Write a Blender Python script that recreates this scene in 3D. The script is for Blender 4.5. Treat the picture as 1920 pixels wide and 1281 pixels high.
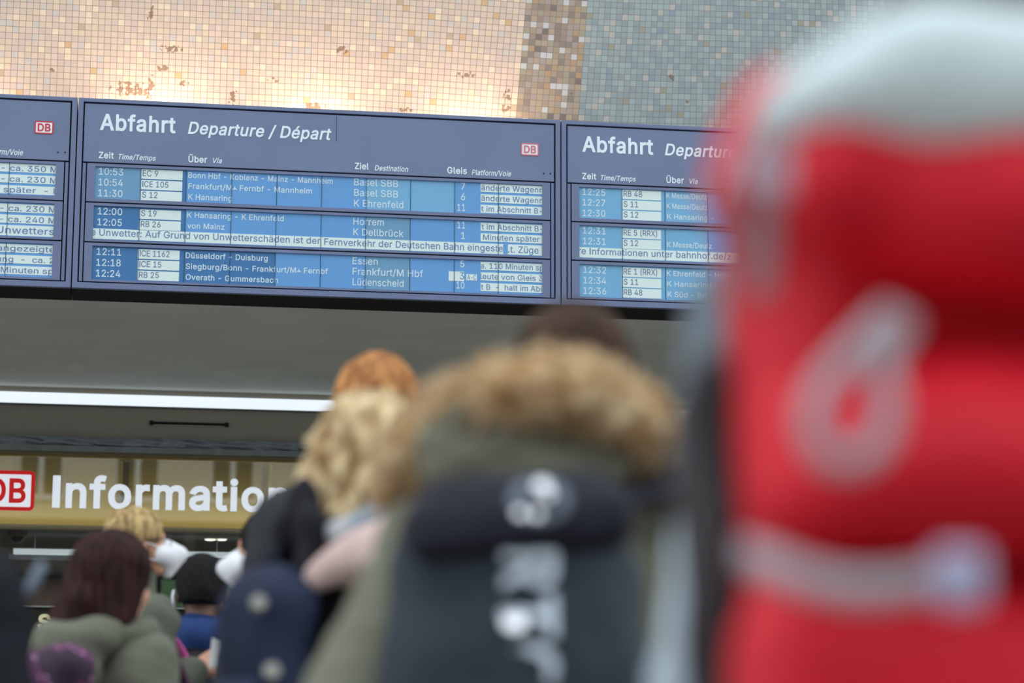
import bpy, bmesh, math, random
import numpy as np
from mathutils import Vector, Matrix
from mathutils.geometry import delaunay_2d_cdt
random.seed(4); rng = np.random.default_rng(7)
scene = bpy.context.scene
COL = scene.collection
for o in list(bpy.data.objects): bpy.data.objects.remove(o)

# ---------------------------------------------------------------- camera, sky, light, exposure
FPX = 4533.0                                   # 85 mm on a 36 mm sensor, 1920 px wide
YAW, PITCH, ROLL = 0.160635, 0.186331, 0.002438
CAM = Vector((0.0, 0.0, 0.95))
fwd = Vector((math.sin(YAW)*math.cos(PITCH), math.cos(YAW)*math.cos(PITCH), math.sin(PITCH)))
r0 = Vector((math.cos(YAW), -math.sin(YAW), 0)); u0 = r0.cross(fwd)
rgt = math.cos(ROLL)*r0 + math.sin(ROLL)*u0; upv = -math.sin(ROLL)*r0 + math.cos(ROLL)*u0
cd = bpy.data.cameras.new('camera'); cam = bpy.data.objects.new('camera', cd); COL.objects.link(cam)
cam.matrix_world = Matrix(((rgt.x, upv.x, -fwd.x, CAM.x), (rgt.y, upv.y, -fwd.y, CAM.y), (rgt.z, upv.z, -fwd.z, CAM.z), (0, 0, 0, 1)))
cd.sensor_width = 36; cd.lens = FPX*36/1920; cd.clip_start = 0.05; cd.clip_end = 300
cd.dof.use_dof = True; cd.dof.focus_distance = 12.55; cd.dof.aperture_fstop = 2.1
scene.camera = cam
scene.view_settings.view_transform = 'Standard'; scene.view_settings.look = 'None'
scene.view_settings.gamma = 1; scene.view_settings.exposure = 0.0
scene.cycles.use_denoising = True
w = bpy.data.worlds.new('overcast_sky'); scene.world = w; w.use_nodes = True
bg = w.node_tree.nodes['Background']; bg.inputs[0].default_value = (0.86, 0.94, 1.0, 1); bg.inputs[1].default_value = 1.75

def at(px, py, Y):
    d = fwd + rgt*((px-960)/FPX) - upv*((py-640.5)/FPX)
    return CAM + d*((Y-CAM.y)/d.y)

# ---------------------------------------------------------------- materials
def lin(c):
    return tuple(((x/255)/12.92 if x/255 <= .04045 else ((x/255+.055)/1.055)**2.4) for x in c[:3]) + (1,)
MATS = {}
def mat(name, rgb, rough=.7, emit=0, metal=0, var=0.0, vscale=8, bump=0.0, bscale=60, spec=.4, rgb2=None, stretch=(1,1,1), coat=0):
    if name in MATS: return MATS[name]
    m = bpy.data.materials.new(name); m.use_nodes = True; nt = m.node_tree; N = nt.nodes; L = nt.links
    b = N['Principled BSDF']; c = lin(rgb)
    b.inputs['Base Color'].default_value = c; b.inputs['Roughness'].default_value = rough
    b.inputs['Metallic'].default_value = metal; b.inputs['Specular IOR Level'].default_value = spec
    b.inputs['Coat Weight'].default_value = coat
    if emit:
        b.inputs['Emission Color'].default_value = c; b.inputs['Emission Strength'].default_value = emit
    if var or bump or rgb2:
        tc = N.new('ShaderNodeTexCoord'); mp = N.new('ShaderNodeMapping'); L.new(tc.outputs['Object'], mp.inputs[0])
        mp.inputs['Scale'].default_value = stretch
    if var or rgb2:
        nz = N.new('ShaderNodeTexNoise'); nz.inputs['Scale'].default_value = vscale; nz.inputs['Detail'].default_value = 4
        L.new(mp.outputs[0], nz.inputs['Vector'])
        rp = N.new('ShaderNodeValToRGB'); L.new(nz.outputs['Fac'], rp.inputs[0])
        rp.color_ramp.elements[0].position = .33; rp.color_ramp.elements[1].position = .67
        if rgb2: lo, hi = c, lin(rgb2)
        else: lo = tuple(x*(1-var) for x in c[:3])+(1,); hi = tuple(min(1, x*(1+var)) for x in c[:3])+(1,)
        rp.color_ramp.elements[0].color = lo; rp.color_ramp.elements[1].color = hi
        L.new(rp.outputs[0], b.inputs['Base Color'])
        if emit: L.new(rp.outputs[0], b.inputs['Emission Color'])
    if bump:
        nb = N.new('ShaderNodeTexNoise'); nb.inputs['Scale'].default_value = bscale; nb.inputs['Detail'].default_value = 3
        L.new(mp.outputs[0], nb.inputs['Vector'])
        bp = N.new('ShaderNodeBump'); bp.inputs['Strength'].default_value = bump; bp.inputs['Distance'].default_value = .01
        L.new(nb.outputs['Fac'], bp.inputs['Height']); L.new(bp.outputs[0], b.inputs['Normal'])
    MATS[name] = m; return m

def mosaic_material(x_mid, x_blue, stains):
    m = bpy.data.materials.new('mosaic_tiles'); m.use_nodes = True; nt = m.node_tree; N = nt.nodes; L = nt.links
    b = N['Principled BSDF']; b.inputs['Roughness'].default_value = .35; b.inputs['Specular IOR Level'].default_value = .35
    tc = N.new('ShaderNodeTexCoord'); sp = N.new('ShaderNodeSeparateXYZ'); L.new(tc.outputs['Object'], sp.inputs[0])
    def M(op, a, b_=None, c_=None):
        n = N.new('ShaderNodeMath'); n.operation = op
        for i, v in enumerate((a, b_, c_)):
            if v is None: continue
            if isinstance(v, (int, float)): n.inputs[i].default_value = v
            else: L.new(v, n.inputs[i])
        return n.outputs[0]
    X, Z = sp.outputs['X'], sp.outputs['Z']
    # courses of the blended stretch were laid slightly out of plumb
    bell = M('POWER', 2.718, M('MULTIPLY', M('POWER', M('MULTIPLY', M('SUBTRACT', X, x_blue-.15), 1.1), 2.0), -1.0))
    U = M('SUBTRACT', X, M('MULTIPLY', M('SUBTRACT', Z, 4.9), M('MULTIPLY', bell, .085)))
    V = M('ADD', Z, M('MULTIPLY', M('MULTIPLY', U, bell), .012))
    P = .0359
    u, v = M('DIVIDE', U, P), M('DIVIDE', V, P)
    cb = N.new('ShaderNodeCombineXYZ'); L.new(M('FLOOR', u), cb.inputs[0]); L.new(M('FLOOR', v), cb.inputs[1])
    wn = N.new('ShaderNodeTexWhiteNoise'); wn.noise_dimensions = '3D'; L.new(cb.outputs[0], wn.inputs['Vector'])
    cell = M('MULTIPLY', M('FLOOR', u), P)
    def ramp(stops):
        r = N.new('ShaderNodeValToRGB'); r.color_ramp.interpolation = 'CONSTANT'
        e = r.color_ramp.elements
        e[0].position = 0; e[0].color = lin(stops[0][1]); e[1].position = stops[1][0]; e[1].color = lin(stops[1][1])
        for p, c in stops[2:]:
            k = e.new(p); k.color = lin(c)
        L.new(wn.outputs['Value'], r.inputs[0]); return r.outputs[0]
    cream = ramp([(0, (220,196,178)), (.25, (214,193,176)), (.45, (225,199,182)), (.6, (213,190,178)), (.74, (224,201,176)), (.84, (208,196,188)), (.91, (236,213,186)), (.972, (214,176,134)), (.99, (198,172,146))])
    mix = ramp([(0, (172,150,130)), (.18, (158,140,125)), (.34, (180,158,136)), (.48, (144,130,120)), (.58, (170,155,146)), (.70, (182,150,118)), (.77, (126,113,108)), (.84, (204,200,198)), (.93, (166,156,134))])
    blue = ramp([(0, (152,164,166)), (.25, (160,172,172)), (.45, (146,158,162)), (.65, (164,176,176)), (.8, (152,164,164)), (.92, (184,180,174)), (.965, (158,154,138)), (.985, (140,154,168))])
    def mixc(f, a, c):
        n = N.new('ShaderNodeMix'); n.data_type = 'RGBA'; L.new(f, n.inputs[0]); L.new(a, n.inputs[6]); L.new(c, n.inputs[7]); return n.outputs[2]
    c1 = mixc(M('GREATER_THAN', cell, x_mid), cream, mix)
    c2 = mixc(M('GREATER_THAN', cell, x_blue), c1, blue)
    fu, fv = M('FRACT', u), M('FRACT', v)
    grout = M('MAXIMUM', M('LESS_THAN', fu, .085), M('LESS_THAN', fv, .085))
    g = N.new('ShaderNodeRGB'); g.outputs[0].default_value = lin((128, 112, 98))
    c3 = mixc(M('MULTIPLY', grout, .8), c2, g.outputs[0])
    nz = N.new('ShaderNodeTexNoise'); nz.inputs['Scale'].default_value = 42; nz.inputs['Detail'].default_value = 6; L.new(tc.outputs['Object'], nz.inputs['Vector'])
    acc = None
    for (sx, sz, rx, rz) in stains:
        d = M('ADD', M('POWER', M('DIVIDE', M('SUBTRACT', X, sx), rx), 2.0), M('POWER', M('DIVIDE', M('SUBTRACT', Z, sz), rz), 2.0))
        s = M('SUBTRACT', 1.0, d); acc = s if acc is None else M('MAXIMUM', acc, s)
    st = M('MULTIPLY', M('GREATER_THAN', M('ADD', M('MULTIPLY', acc, .30), nz.outputs['Fac']), .745), M('GREATER_THAN', acc, 0.0))
    r = N.new('ShaderNodeRGB'); r.outputs[0].default_value = lin((124, 88, 54))
    c4 = mixc(M('MULTIPLY', st, .72), c3, r.outputs[0])
    L.new(c4, b.inputs['Base Color'])
    bp = N.new('ShaderNodeBump'); bp.inputs['Strength'].default_value = .35; bp.inputs['Distance'].default_value = .003
    L.new(M('SUBTRACT', 1.0, grout), bp.inputs['Height']); L.new(bp.outputs[0], b.inputs['Normal'])
    return m

def glass_material():
    m = bpy.data.materials.new('window_glass'); m.use_nodes = True; nt = m.node_tree; N = nt.nodes; L = nt.links
    N.remove(N['Principled BSDF']); out = N['Material Output']
    t = N.new('ShaderNodeBsdfTransparent'); t.inputs[0].default_value = (.9, .93, .92, 1)
    g = N.new('ShaderNodeBsdfGlossy'); g.inputs['Roughness'].default_value = .01; g.inputs[0].default_value = (1, 1, 1, 1)
    f = N.new('ShaderNodeFresnel'); f.inputs[0].default_value = 1.95
    mx = N.new('ShaderNodeMixShader'); L.new(f.outputs[0], mx.inputs[0]); L.new(t.outputs[0], mx.inputs[1]); L.new(g.outputs[0], mx.inputs[2])
    L.new(mx.outputs[0], out.inputs[0]); return m

# ---------------------------------------------------------------- mesh helpers
def tag(o, label=None, cat=None, group=None, kind=None):
    if label: o['label'] = label
    if cat: o['category'] = cat
    if group: o['group'] = group
    if kind: o['kind'] = kind
    return o
def link_mesh(name, me, m=None, parent=None, smooth=False):
    o = bpy.data.objects.new(name, me); COL.objects.link(o)
    if m is not None:
        for x in (m if isinstance(m, (list, tuple)) else [m]): me.materials.append(x)
    if smooth: me.polygons.foreach_set('use_smooth', [True]*len(me.polygons))
    if parent is not None: o.parent = parent
    return o
def empty(name, loc=(0, 0, 0), rz=0):
    o = bpy.data.objects.new(name, None); COL.objects.link(o); o.location = loc; o.rotation_euler = (0, 0, rz); o.empty_display_size = .1
    return o
class MB:
    def __init__(s): s.v = []; s.f = []; s.mi = []
    def add(s, V, F, mi=0):
        b = len(s.v); s.v += [tuple(x) for x in V]; s.f += [tuple(i+b for i in f) for f in F]; s.mi += [mi]*len(F)
    def box(s, x0, x1, y0, y1, z0, z1, mi=0):
        V = [(x0,y0,z0),(x1,y0,z0),(x1,y1,z0),(x0,y1,z0),(x0,y0,z1),(x1,y0,z1),(x1,y1,z1),(x0,y1,z1)]
        s.add(V, [(0,3,2,1),(4,5,6,7),(0,1,5,4),(1,2,6,5),(2,3,7,6),(3,0,4,7)], mi); return s
    def ring(s, x0, x1, z0, z1, a0, a1, c0, c1, y0, y1, mi=0):
        """flat frame: outer x0..x1, z0..z1 with the opening a0..a1, c0..c1"""
        V = [(x, y, z) for y in (y0, y1) for x, z in ((x0, z0), (x1, z0), (x1, z1), (x0, z1), (a0, c0), (a1, c0), (a1, c1), (a0, c1))]; F = []
        for i in range(4):
            j = (i+1) % 4; F += [(i, j, 4+j, 4+i), (8+j, 8+i, 12+i, 12+j), (i, 8+i, 8+j, j), (4+j, 12+j, 12+i, 4+i)]
        s.add(V, F, mi); return s
    def tube(s, pts, r, n=8, mi=0):
        P = [Vector(p) for p in pts]; V = []; F = []
        rr = r if isinstance(r, (list, tuple)) else [r]*len(P)
        for i, p in enumerate(P):
            d = (P[min(i+1, len(P)-1)]-P[max(i-1, 0)]).normalized()
            a = d.orthogonal().normalized() if i == 0 else (a - d*a.dot(d)).normalized()
            b = d.cross(a)
            for k in range(n):
                t = 2*math.pi*k/n; V.append(p + (a*math.cos(t)+b*math.sin(t))*rr[i])
        for i in range(len(P)-1):
            for k in range(n):
                F.append((i*n+k, i*n+(k+1) % n, (i+1)*n+(k+1) % n, (i+1)*n+k))
        F.append(tuple(range(n))[::-1]); F.append(tuple((len(P)-1)*n+k for k in range(n)))
        s.add(V, F, mi); return s
    def disc(s, c, r, nrm, th, n=20, mi=0):
        nrm = Vector(nrm).normalized(); c = Vector(c); return s.tube([c, c+nrm*th*.6, c+nrm*th], [r, r, r*.75], n, mi)
    def mesh(s, name):
        me = bpy.data.meshes.new(name); me.from_pydata(s.v, [], s.f); me.update()
        me.polygons.foreach_set('material_index', s.mi); return me
    def build(s, name, m, parent=None, smooth=False, bevel=0):
        o = link_mesh(name, s.mesh(name), m, parent, smooth)
        if bevel:
            b = o.modifiers.new('edge', 'BEVEL'); b.width = bevel; b.segments = 2; b.limit_method = 'ANGLE'
        return o
def ribbon(mb, pts, wid, th, side, mi=0):
    """flat webbing: cross-section wid along `side`, th along the normal"""
    P = [Vector(p) for p in pts]; V = []; F = []
    for i, p in enumerate(P):
        d = (P[min(i+1, len(P)-1)]-P[max(i-1, 0)]).normalized()
        sd = Vector(side(i) if callable(side) else side); sd = (sd - d*sd.dot(d)).normalized(); n = d.cross(sd)
        for a, b in ((-1, -1), (1, -1), (1, 1), (-1, 1)): V.append(p + sd*wid/2*a + n*th/2*b)
    for i in range(len(P)-1):
        for k in range(4): F.append((i*4+k, i*4+(k+1) % 4, i*4+4+(k+1) % 4, i*4+4+k))
    F.append((3, 2, 1, 0)); e = (len(P)-1)*4; F.append((e, e+1, e+2, e+3)); mb.add(V, F, mi)
def smooth_path(pts, n=6):
    P = [Vector(p) for p in pts]; out = []
    for i in range(len(P)-1):
        a, b, c, d = P[max(i-1, 0)], P[i], P[i+1], P[min(i+2, len(P)-1)]
        for k in range(n):
            t = k/n
            out.append(.5*((2*b)+(c-a)*t+(2*a-5*b+4*c-d)*t*t+(3*b-a-3*c+d)*t**3))
    out.append(P[-1]); return out

# ---------------------------------------------------------------- lettering
# letter outlines: advance width and closed outlines as x, y numbers, capitals 1000 tall
GLYPHS = {
    '(': (537, [[175,406,188,577,210,696,259,867,300,971,347,1060,464,1060,395,899,342,729,309,561,297,406,308,271,338,131,389,-20,464,-189,347,-189,308,-116,243,32,200,183,186,258]]),
    ')': (537, [[73,-189,149,-17,201,135,230,273,240,406,228,561,195,729,143,899,73,1060,190,1060,237,971,297,811,327,696,349,576,362,406,351,256,337,180,293,29,229,-117,190,-189]]),
    '-': (891, [[224,370,224,481,663,481,663,370]]),
    '.': (369, [[97,81,104,115,124,145,153,164,188,170,222,164,251,145,270,115,277,81,270,46,251,18,222,-2,188,-9,153,-2,124,18,104,46]]),
    '/': (490, [[29,-150,350,1047,462,1047,140,-150]]),
    '0': (891, [[94,500,104,650,118,716,136,777,187,878,219,918,257,953,298,979,343,999,392,1010,445,1014,500,1010,549,999,594,979,635,953,673,918,704,878,733,831,774,716,787,650,797,500,787,349,774,283,756,223,705,122,673,81,636,47,595,21,549,2,500,-10,445,-14,392,-10,342,2,297,21,256,47,218,81,186,122,158,169,117,283,96,422],[215,500,221,382,230,330,242,282,275,204,296,171,348,124,378,109,445,97,481,100,544,124,595,171,617,204,634,240,661,330,670,382,676,500,670,618,661,671,649,718,617,797,595,829,544,877,481,901,445,904,410,901,348,877,296,829,275,797,242,718,230,671,221,618]]),
    '1': (891, [[150,0,150,107,769,107,769,0],[169,704,169,840,390,1000,543,1000,543,0,418,0,418,882]]),
    '2': (891, [[126,0,126,93,535,532,588,600,619,663,628,707,628,756,623,781,605,823,558,871,515,892,466,903,385,898,338,880,319,867,286,834,263,791,251,740,250,712,129,712,139,796,151,835,169,870,217,930,248,955,318,992,398,1012,486,1012,527,1005,602,976,664,933,710,875,728,843,747,771,748,705,738,651,718,598,661,508,566,397,300,119,300,111,765,111,765,0]]),
    '3': (891, [[86,260,215,260,218,234,236,191,249,171,282,140,349,108,430,98,515,110,564,132,585,147,618,183,631,205,645,256,646,312,632,362,607,407,566,444,510,471,476,480,395,487,308,487,308,588,566,882,566,889,137,889,137,1000,733,1000,733,906,416,548,416,568,518,567,607,543,677,498,706,470,748,402,762,365,773,285,762,203,748,165,729,130,676,70,643,45,566,8,524,-4,429,-14,383,-12,300,5,261,19,192,59,163,84,117,145,101,180]]),
    '4': (891, [[78,207,78,312,486,1000,611,1000,213,326,213,320,812,320,812,207],[554,0,554,624,675,624,675,0]]),
    '5': (891, [[117,257,240,257,250,213,260,194,302,143,363,109,435,98,493,105,518,114,586,160,629,231,643,288,643,350,629,408,617,435,584,481,563,500,515,528,459,543,403,544,329,528,285,508,252,484,133,497,189,1000,721,1000,721,889,296,889,264,593,349,639,425,655,517,650,578,631,606,618,678,561,717,511,745,454,755,423,763,390,769,321,758,229,726,148,702,113,642,53,607,29,526,-3,482,-11,435,-14,350,-5,275,22,242,41,186,89,145,149,131,183]]),
    '6': (891, [[125,319,127,355,143,431,156,470,201,559,269,670,497,1000,633,1000,297,513,286,513,313,554,338,577,402,610,441,617,506,616,586,596,653,559,706,504,727,472,755,396,765,309,754,220,741,180,700,108,674,78,644,51,572,10,533,-3,445,-14,357,-3,317,11,279,29,215,80,166,147,148,185,128,271],[246,312,252,252,261,225,271,200,302,156,342,123,365,111,390,102,445,95,500,102,525,111,548,123,588,156,618,200,629,224,644,309,629,395,618,420,588,462,569,480,525,506,500,515,445,522,390,515,365,506,302,463,285,443,261,396,252,370]]),
    '7': (891, [[122,889,122,1000,768,1000,768,882,324,0,191,0,636,889]]),
    '8': (891, [[102,265,108,327,117,356,142,410,158,434,177,455,222,491,300,520,300,525,234,555,206,577,163,637,141,709,139,748,141,786,160,853,200,913,254,961,323,994,361,1005,445,1014,528,1005,602,979,634,961,689,913,729,853,748,786,750,748,748,709,726,638,683,577,656,555,625,537,591,525,591,520,668,491,712,455,731,434,762,383,773,356,782,327,789,265,786,226,763,154,744,122,692,65,623,23,583,7,540,-5,445,-14,350,-5,307,7,266,23,198,65,169,91,127,154,113,189],[227,272,228,247,242,201,285,145,355,109,445,96,535,109,603,145,620,161,647,201,661,247,662,272,655,325,646,349,634,371,601,409,557,439,531,448,475,461,445,462,414,461,358,448,332,439,289,409,270,391,243,349,234,325],[262,738,263,714,274,670,313,616,371,581,445,569,518,581,576,616,615,670,626,714,627,738,622,786,615,806,577,859,519,893,445,905,371,893,312,859,274,806,263,763]]),
    '9': (891, [[125,691,128,737,148,820,166,858,215,923,280,972,318,990,358,1003,444,1014,533,1003,572,990,610,971,675,921,724,854,741,815,754,774,765,682,757,609,746,570,714,488,688,441,394,0,257,0,593,487,605,487,565,435,538,413,487,390,429,382,384,385,305,404,237,442,184,496,147,565,135,604],[247,691,248,661,261,606,302,538,366,494,444,479,524,494,569,520,588,538,605,558,629,605,644,689,629,776,605,824,588,844,569,862,525,890,473,904,444,905,417,904,366,890,302,845,261,776,248,722]]),
    ':': (369, [[97,81,104,115,124,145,153,164,188,170,222,164,251,145,270,115,277,81,270,46,251,18,222,-2,188,-9,153,-2,124,18,104,46],[97,621,104,657,124,685,153,705,188,712,222,705,251,685,270,657,277,621,270,587,251,559,222,539,188,532,153,539,124,559,104,587]]),
    'A': (943, [[32,0,396,1000,543,1000,911,0,777,0,564,595,456,941,482,941,433,774,167,0],[216,279,216,390,728,390,728,279]]),
    'B': (897, [[118,0,118,1000,524,998,610,980,647,965,706,923,749,869,775,805,783,735,777,676,760,629,735,592,681,551,619,524,619,515,643,512,690,496,757,447,792,399,804,371,814,340,822,267,820,231,802,162,767,102,712,54,637,20,541,2],[245,112,482,112,581,123,619,138,649,156,671,181,696,236,699,268,692,318,660,382,623,415,576,440,488,454,245,454],[245,561,495,562,566,582,606,608,635,642,655,683,661,732,658,764,635,819,615,844,589,863,556,877,517,886,472,888,245,888]]),
    'C': (1003, [[80,500,83,576,93,647,112,713,137,773,168,827,206,875,248,916,295,951,347,978,403,998,463,1010,563,1013,669,992,734,965,791,926,861,853,881,823,911,758,930,684,803,684,788,734,766,776,721,828,683,855,642,875,597,889,550,896,481,894,439,885,361,850,296,794,246,716,227,669,206,560,204,500,214,382,227,331,246,284,269,243,296,206,362,150,399,130,481,107,550,105,620,118,683,146,737,189,778,246,803,316,930,316,898,209,841,122,792,75,734,36,635,-1,526,-14,463,-10,403,2,347,22,295,49,248,84,206,125,168,172,137,226,93,352,83,424]]),
    'D': (988, [[183,888,183,1000,513,997,579,985,639,967,693,941,742,908,785,868,822,822,853,769,876,711,894,646,905,577,908,502,905,427,894,357,876,292,853,233,821,180,784,134,739,93,689,60,633,34,571,15,503,4,431,0,189,0,189,112,481,115,582,139,625,158,663,185,695,215,745,293,775,389,785,502,775,614,763,664,745,709,724,750,697,786,628,842,587,862,541,877,490,885],[118,0,118,1000,245,1000,245,0]]),
    'E': (823, [[118,0,118,1000,733,1000,733,888,245,888,245,562,699,562,699,449,245,449,245,112,737,112,737,0]]),
    'F': (806, [[118,0,118,1000,726,1000,726,888,245,888,245,548,680,548,680,435,245,435,245,0]]),
    'G': (1023, [[80,500,83,576,93,647,111,713,136,773,167,827,204,875,246,916,293,951,344,978,400,998,458,1010,521,1014,598,1008,670,990,735,962,793,923,843,875,883,819,913,755,932,685,802,685,774,753,734,809,682,853,620,882,548,896,478,894,437,885,360,851,296,794,246,716,227,669,206,560,206,439,227,331,246,285,296,207,362,150,400,130,441,116,528,104,569,106,644,124,708,160,759,211,795,277,806,315,816,398,854,391,556,391,556,502,940,502,937,333,926,278,910,226,887,179,857,136,823,97,785,65,692,15,641,-1,528,-14,464,-10,403,2,346,22,294,49,246,84,204,125,167,173,136,227,111,287,93,353,83,424]]),
    'H': (1017, [[118,0,118,1000,245,1000,245,568,772,568,772,1000,899,1000,899,0,772,0,772,456,245,456,245,0]]),
    'I': (591, [[61,0,61,112,232,112,232,888,61,888,61,1000,530,1000,530,888,359,888,359,112,530,112,530,0]]),
    'J': (780, [[65,286,65,340,192,340,195,243,204,206,218,173,239,147,265,125,294,110,326,101,400,101,462,125,488,147,508,173,523,206,535,286,535,1000,662,1000,662,286,656,218,641,158,615,107,578,65,534,30,484,6,427,-9,364,-14,301,-9,244,6,193,30,148,65,112,107,86,158,71,218]]),
    'K': (918, [[206,286,206,425,343,597,715,1000,882,1000,454,543,447,543],[118,0,118,1000,245,1000,245,0],[370,509,448,609,882,0,732,0]]),
    'L': (773, [[118,0,118,1000,245,1000,245,112,710,112,710,0]]),
    'M': (1235, [[118,0,118,1000,298,1000,565,313,632,96,605,96,673,311,937,1000,1117,1000,1117,0,992,0,992,643,997,899,1009,899,919,633,673,0,562,0,313,631,220,899,234,899,238,731,240,0]]),
    'N': (1029, [[118,0,118,1000,267,1000,714,296,814,108,796,105,785,309,785,1000,912,1000,912,0,761,0,335,673,211,889,234,892,246,572,246,0]]),
    'O': (1049, [[80,500,83,576,93,647,112,713,138,773,169,827,206,875,248,916,296,951,348,978,403,998,462,1010,525,1014,588,1010,647,998,702,978,754,951,801,916,844,875,881,827,912,773,937,713,955,647,966,576,970,500,966,424,955,352,937,287,912,226,881,172,844,125,801,84,754,49,702,22,647,2,588,-10,525,-14,462,-10,403,2,348,22,296,49,248,84,206,125,169,172,138,226,112,287,93,352,83,424],[204,500,214,382,227,330,269,242,297,206,327,175,362,149,400,130,440,115,525,104,611,115,650,130,687,149,752,206,803,283,822,330,844,439,846,500,844,561,822,671,780,759,752,794,722,826,650,871,568,894,525,897,481,894,400,870,362,851,297,794,269,758,227,670,206,561]]),
    'P': (874, [[118,0,118,1000,518,998,568,990,654,959,720,910,766,845,794,769,803,683,794,599,766,522,720,457,654,407,568,376,518,368,215,365,215,477,457,477,559,492,607,518,642,556,665,602,676,655,676,713,655,790,626,831,584,862,558,874,494,887,245,889,245,0]]),
    'Q': (1049, [[482,313,615,313,921,-94,789,-94],[80,500,83,576,93,647,112,713,138,773,169,827,206,875,248,916,296,951,348,978,403,998,462,1010,525,1014,588,1010,647,998,702,978,754,951,801,916,844,875,881,827,912,773,937,713,955,647,966,576,970,500,966,424,955,352,937,287,912,226,881,172,844,125,801,84,754,49,702,22,647,2,588,-10,525,-14,462,-10,403,2,348,22,296,49,248,84,206,125,169,172,138,226,112,287,93,352,83,424],[204,500,214,382,227,330,269,242,297,206,327,175,362,149,400,130,440,115,525,104,611,115,650,130,687,149,752,206,803,283,822,330,844,439,846,500,844,561,822,671,780,759,752,794,722,826,650,871,568,894,525,897,481,894,400,870,362,851,297,794,269,758,227,670,206,561]]),
    'R': (883, [[118,0,118,1000,519,998,615,978,655,961,721,913,768,852,795,777,805,692,795,608,768,534,721,473,655,427,615,410,519,391,190,388,190,501,459,501,559,514,608,538,643,570,666,614,677,664,674,748,656,795,627,835,585,864,529,883,496,888,245,889,245,0],[452,450,596,450,842,0,694,0]]),
    'S': (878, [[75,268,206,268,209,241,228,193,261,154,327,115,382,101,473,98,562,119,611,145,648,181,662,202,677,248,677,297,665,335,638,367,603,391,559,412,303,490,251,512,169,568,140,603,119,641,106,684,102,733,113,812,147,881,172,911,201,937,270,979,354,1005,446,1014,495,1012,582,994,658,960,689,937,718,912,761,851,785,781,789,743,664,743,642,810,621,837,594,860,526,891,486,899,411,901,329,881,267,840,241,803,228,761,228,714,234,692,258,656,312,616,377,589,588,528,661,496,705,467,744,432,776,388,796,335,803,272,793,195,779,158,736,93,708,66,675,41,593,4,546,-8,440,-18,338,-9,293,3,251,18,179,61,150,88,105,151,90,188]]),
    'T': (882, [[63,888,63,1000,820,1000,820,888,504,888,504,0,379,0,379,888]]),
    'U': (1017, [[118,340,118,1000,245,1000,245,350,253,282,276,222,316,172,368,134,433,109,469,103,549,103,586,109,650,134,702,172,740,222,764,282,770,316,772,1000,899,1000,896,290,872,199,824,119,793,86,756,55,715,30,619,-5,509,-16,451,-13,398,-5,349,10,262,55,193,119,166,157,130,243]]),
    'V': (943, [[32,1000,166,1000,387,379,488,60,461,60,496,177,569,405,776,1000,911,1000,547,0,401,0]]),
    'W': (1350, [[32,1000,162,1000,327,361,387,78,372,78,416,286,602,1000,746,1000,927,311,977,78,960,78,986,209,1187,1000,1317,1000,1042,0,896,0,723,635,683,807,661,934,687,934,659,776,625,635,453,0,305,0]]),
    'X': (933, [[35,0,427,559,427,465,58,1000,205,1000,390,728,479,574,456,574,504,662,735,1000,877,1000,509,470,509,564,897,0,750,0,518,339,453,454,481,454,435,372,180,0]]),
    'Z': (862, [[80,888,80,1000,780,1000,780,908,264,158,192,65,177,107,786,112,786,0,82,0,82,91,618,869,670,935,684,894,469,888]]),
    'a': (765, [[60,212,66,270,85,317,114,352,152,380,197,400,272,420,497,452,531,469,541,488,538,548,514,599,472,633,433,646,359,650,293,634,231,592,197,539,81,572,112,633,132,659,179,699,232,728,291,746,351,755,402,755,470,746,517,732,562,709,602,676,634,629,655,570,662,495,662,0,544,0,544,102,536,102,508,62,481,35,444,12,400,-6,315,-17,215,-2,158,25,134,42,93,88,68,145],[181,206,186,171,201,142,224,119,255,102,293,92,368,90,397,95,448,115,504,163,518,183,536,226,542,271,542,374,521,361,485,351,324,327,246,305,215,285,194,261,186,245]]),
    'b': (835, [[103,0,103,1000,223,1000,223,627,232,627,259,666,299,708,360,743,450,756,539,744,578,730,649,683,679,652,728,575,757,481,767,372,757,261,728,166,706,125,650,58,579,11,497,-13,451,-16,419,-15,363,-3,300,32,271,61,232,115,220,115,220,0],[221,373,235,259,246,226,276,170,318,128,343,112,400,94,433,92,466,94,524,113,550,129,591,172,621,229,631,262,644,333,645,373,644,411,632,482,592,569,551,613,525,628,467,646,433,649,370,640,342,629,317,614,275,572,246,517,235,485,227,450]]),
    'c': (778, [[67,369,78,478,91,527,134,614,161,650,194,681,230,708,313,744,407,756,487,748,535,734,579,713,637,670,681,613,711,545,596,515,579,557,553,591,518,619,476,639,407,649,340,639,311,627,285,610,243,565,226,538,203,476,191,406,191,332,203,264,213,231,243,174,285,130,311,113,373,93,444,93,477,101,520,121,544,140,573,174,598,230,714,202,684,131,656,91,621,57,559,17,462,-13,407,-16,313,-4,269,11,230,32,194,59,134,126,110,167,78,261]]),
    'd': (835, [[67,372,78,481,90,530,130,617,186,683,257,730,339,753,384,756,474,743,536,708,565,679,602,627,611,627,611,1000,732,1000,732,0,615,0,615,115,603,115,564,61,535,32,497,8,446,-10,384,-16,339,-13,296,-4,219,31,155,89,107,166,78,261],[190,373,191,333,203,262,213,229,244,172,285,129,311,113,338,101,402,92,435,94,493,112,540,147,559,170,575,197,600,259,612,332,613,373,612,413,600,485,576,546,559,572,518,614,493,629,465,640,402,649,337,639,310,628,284,613,243,569,226,543,203,482,191,411]]),
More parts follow.
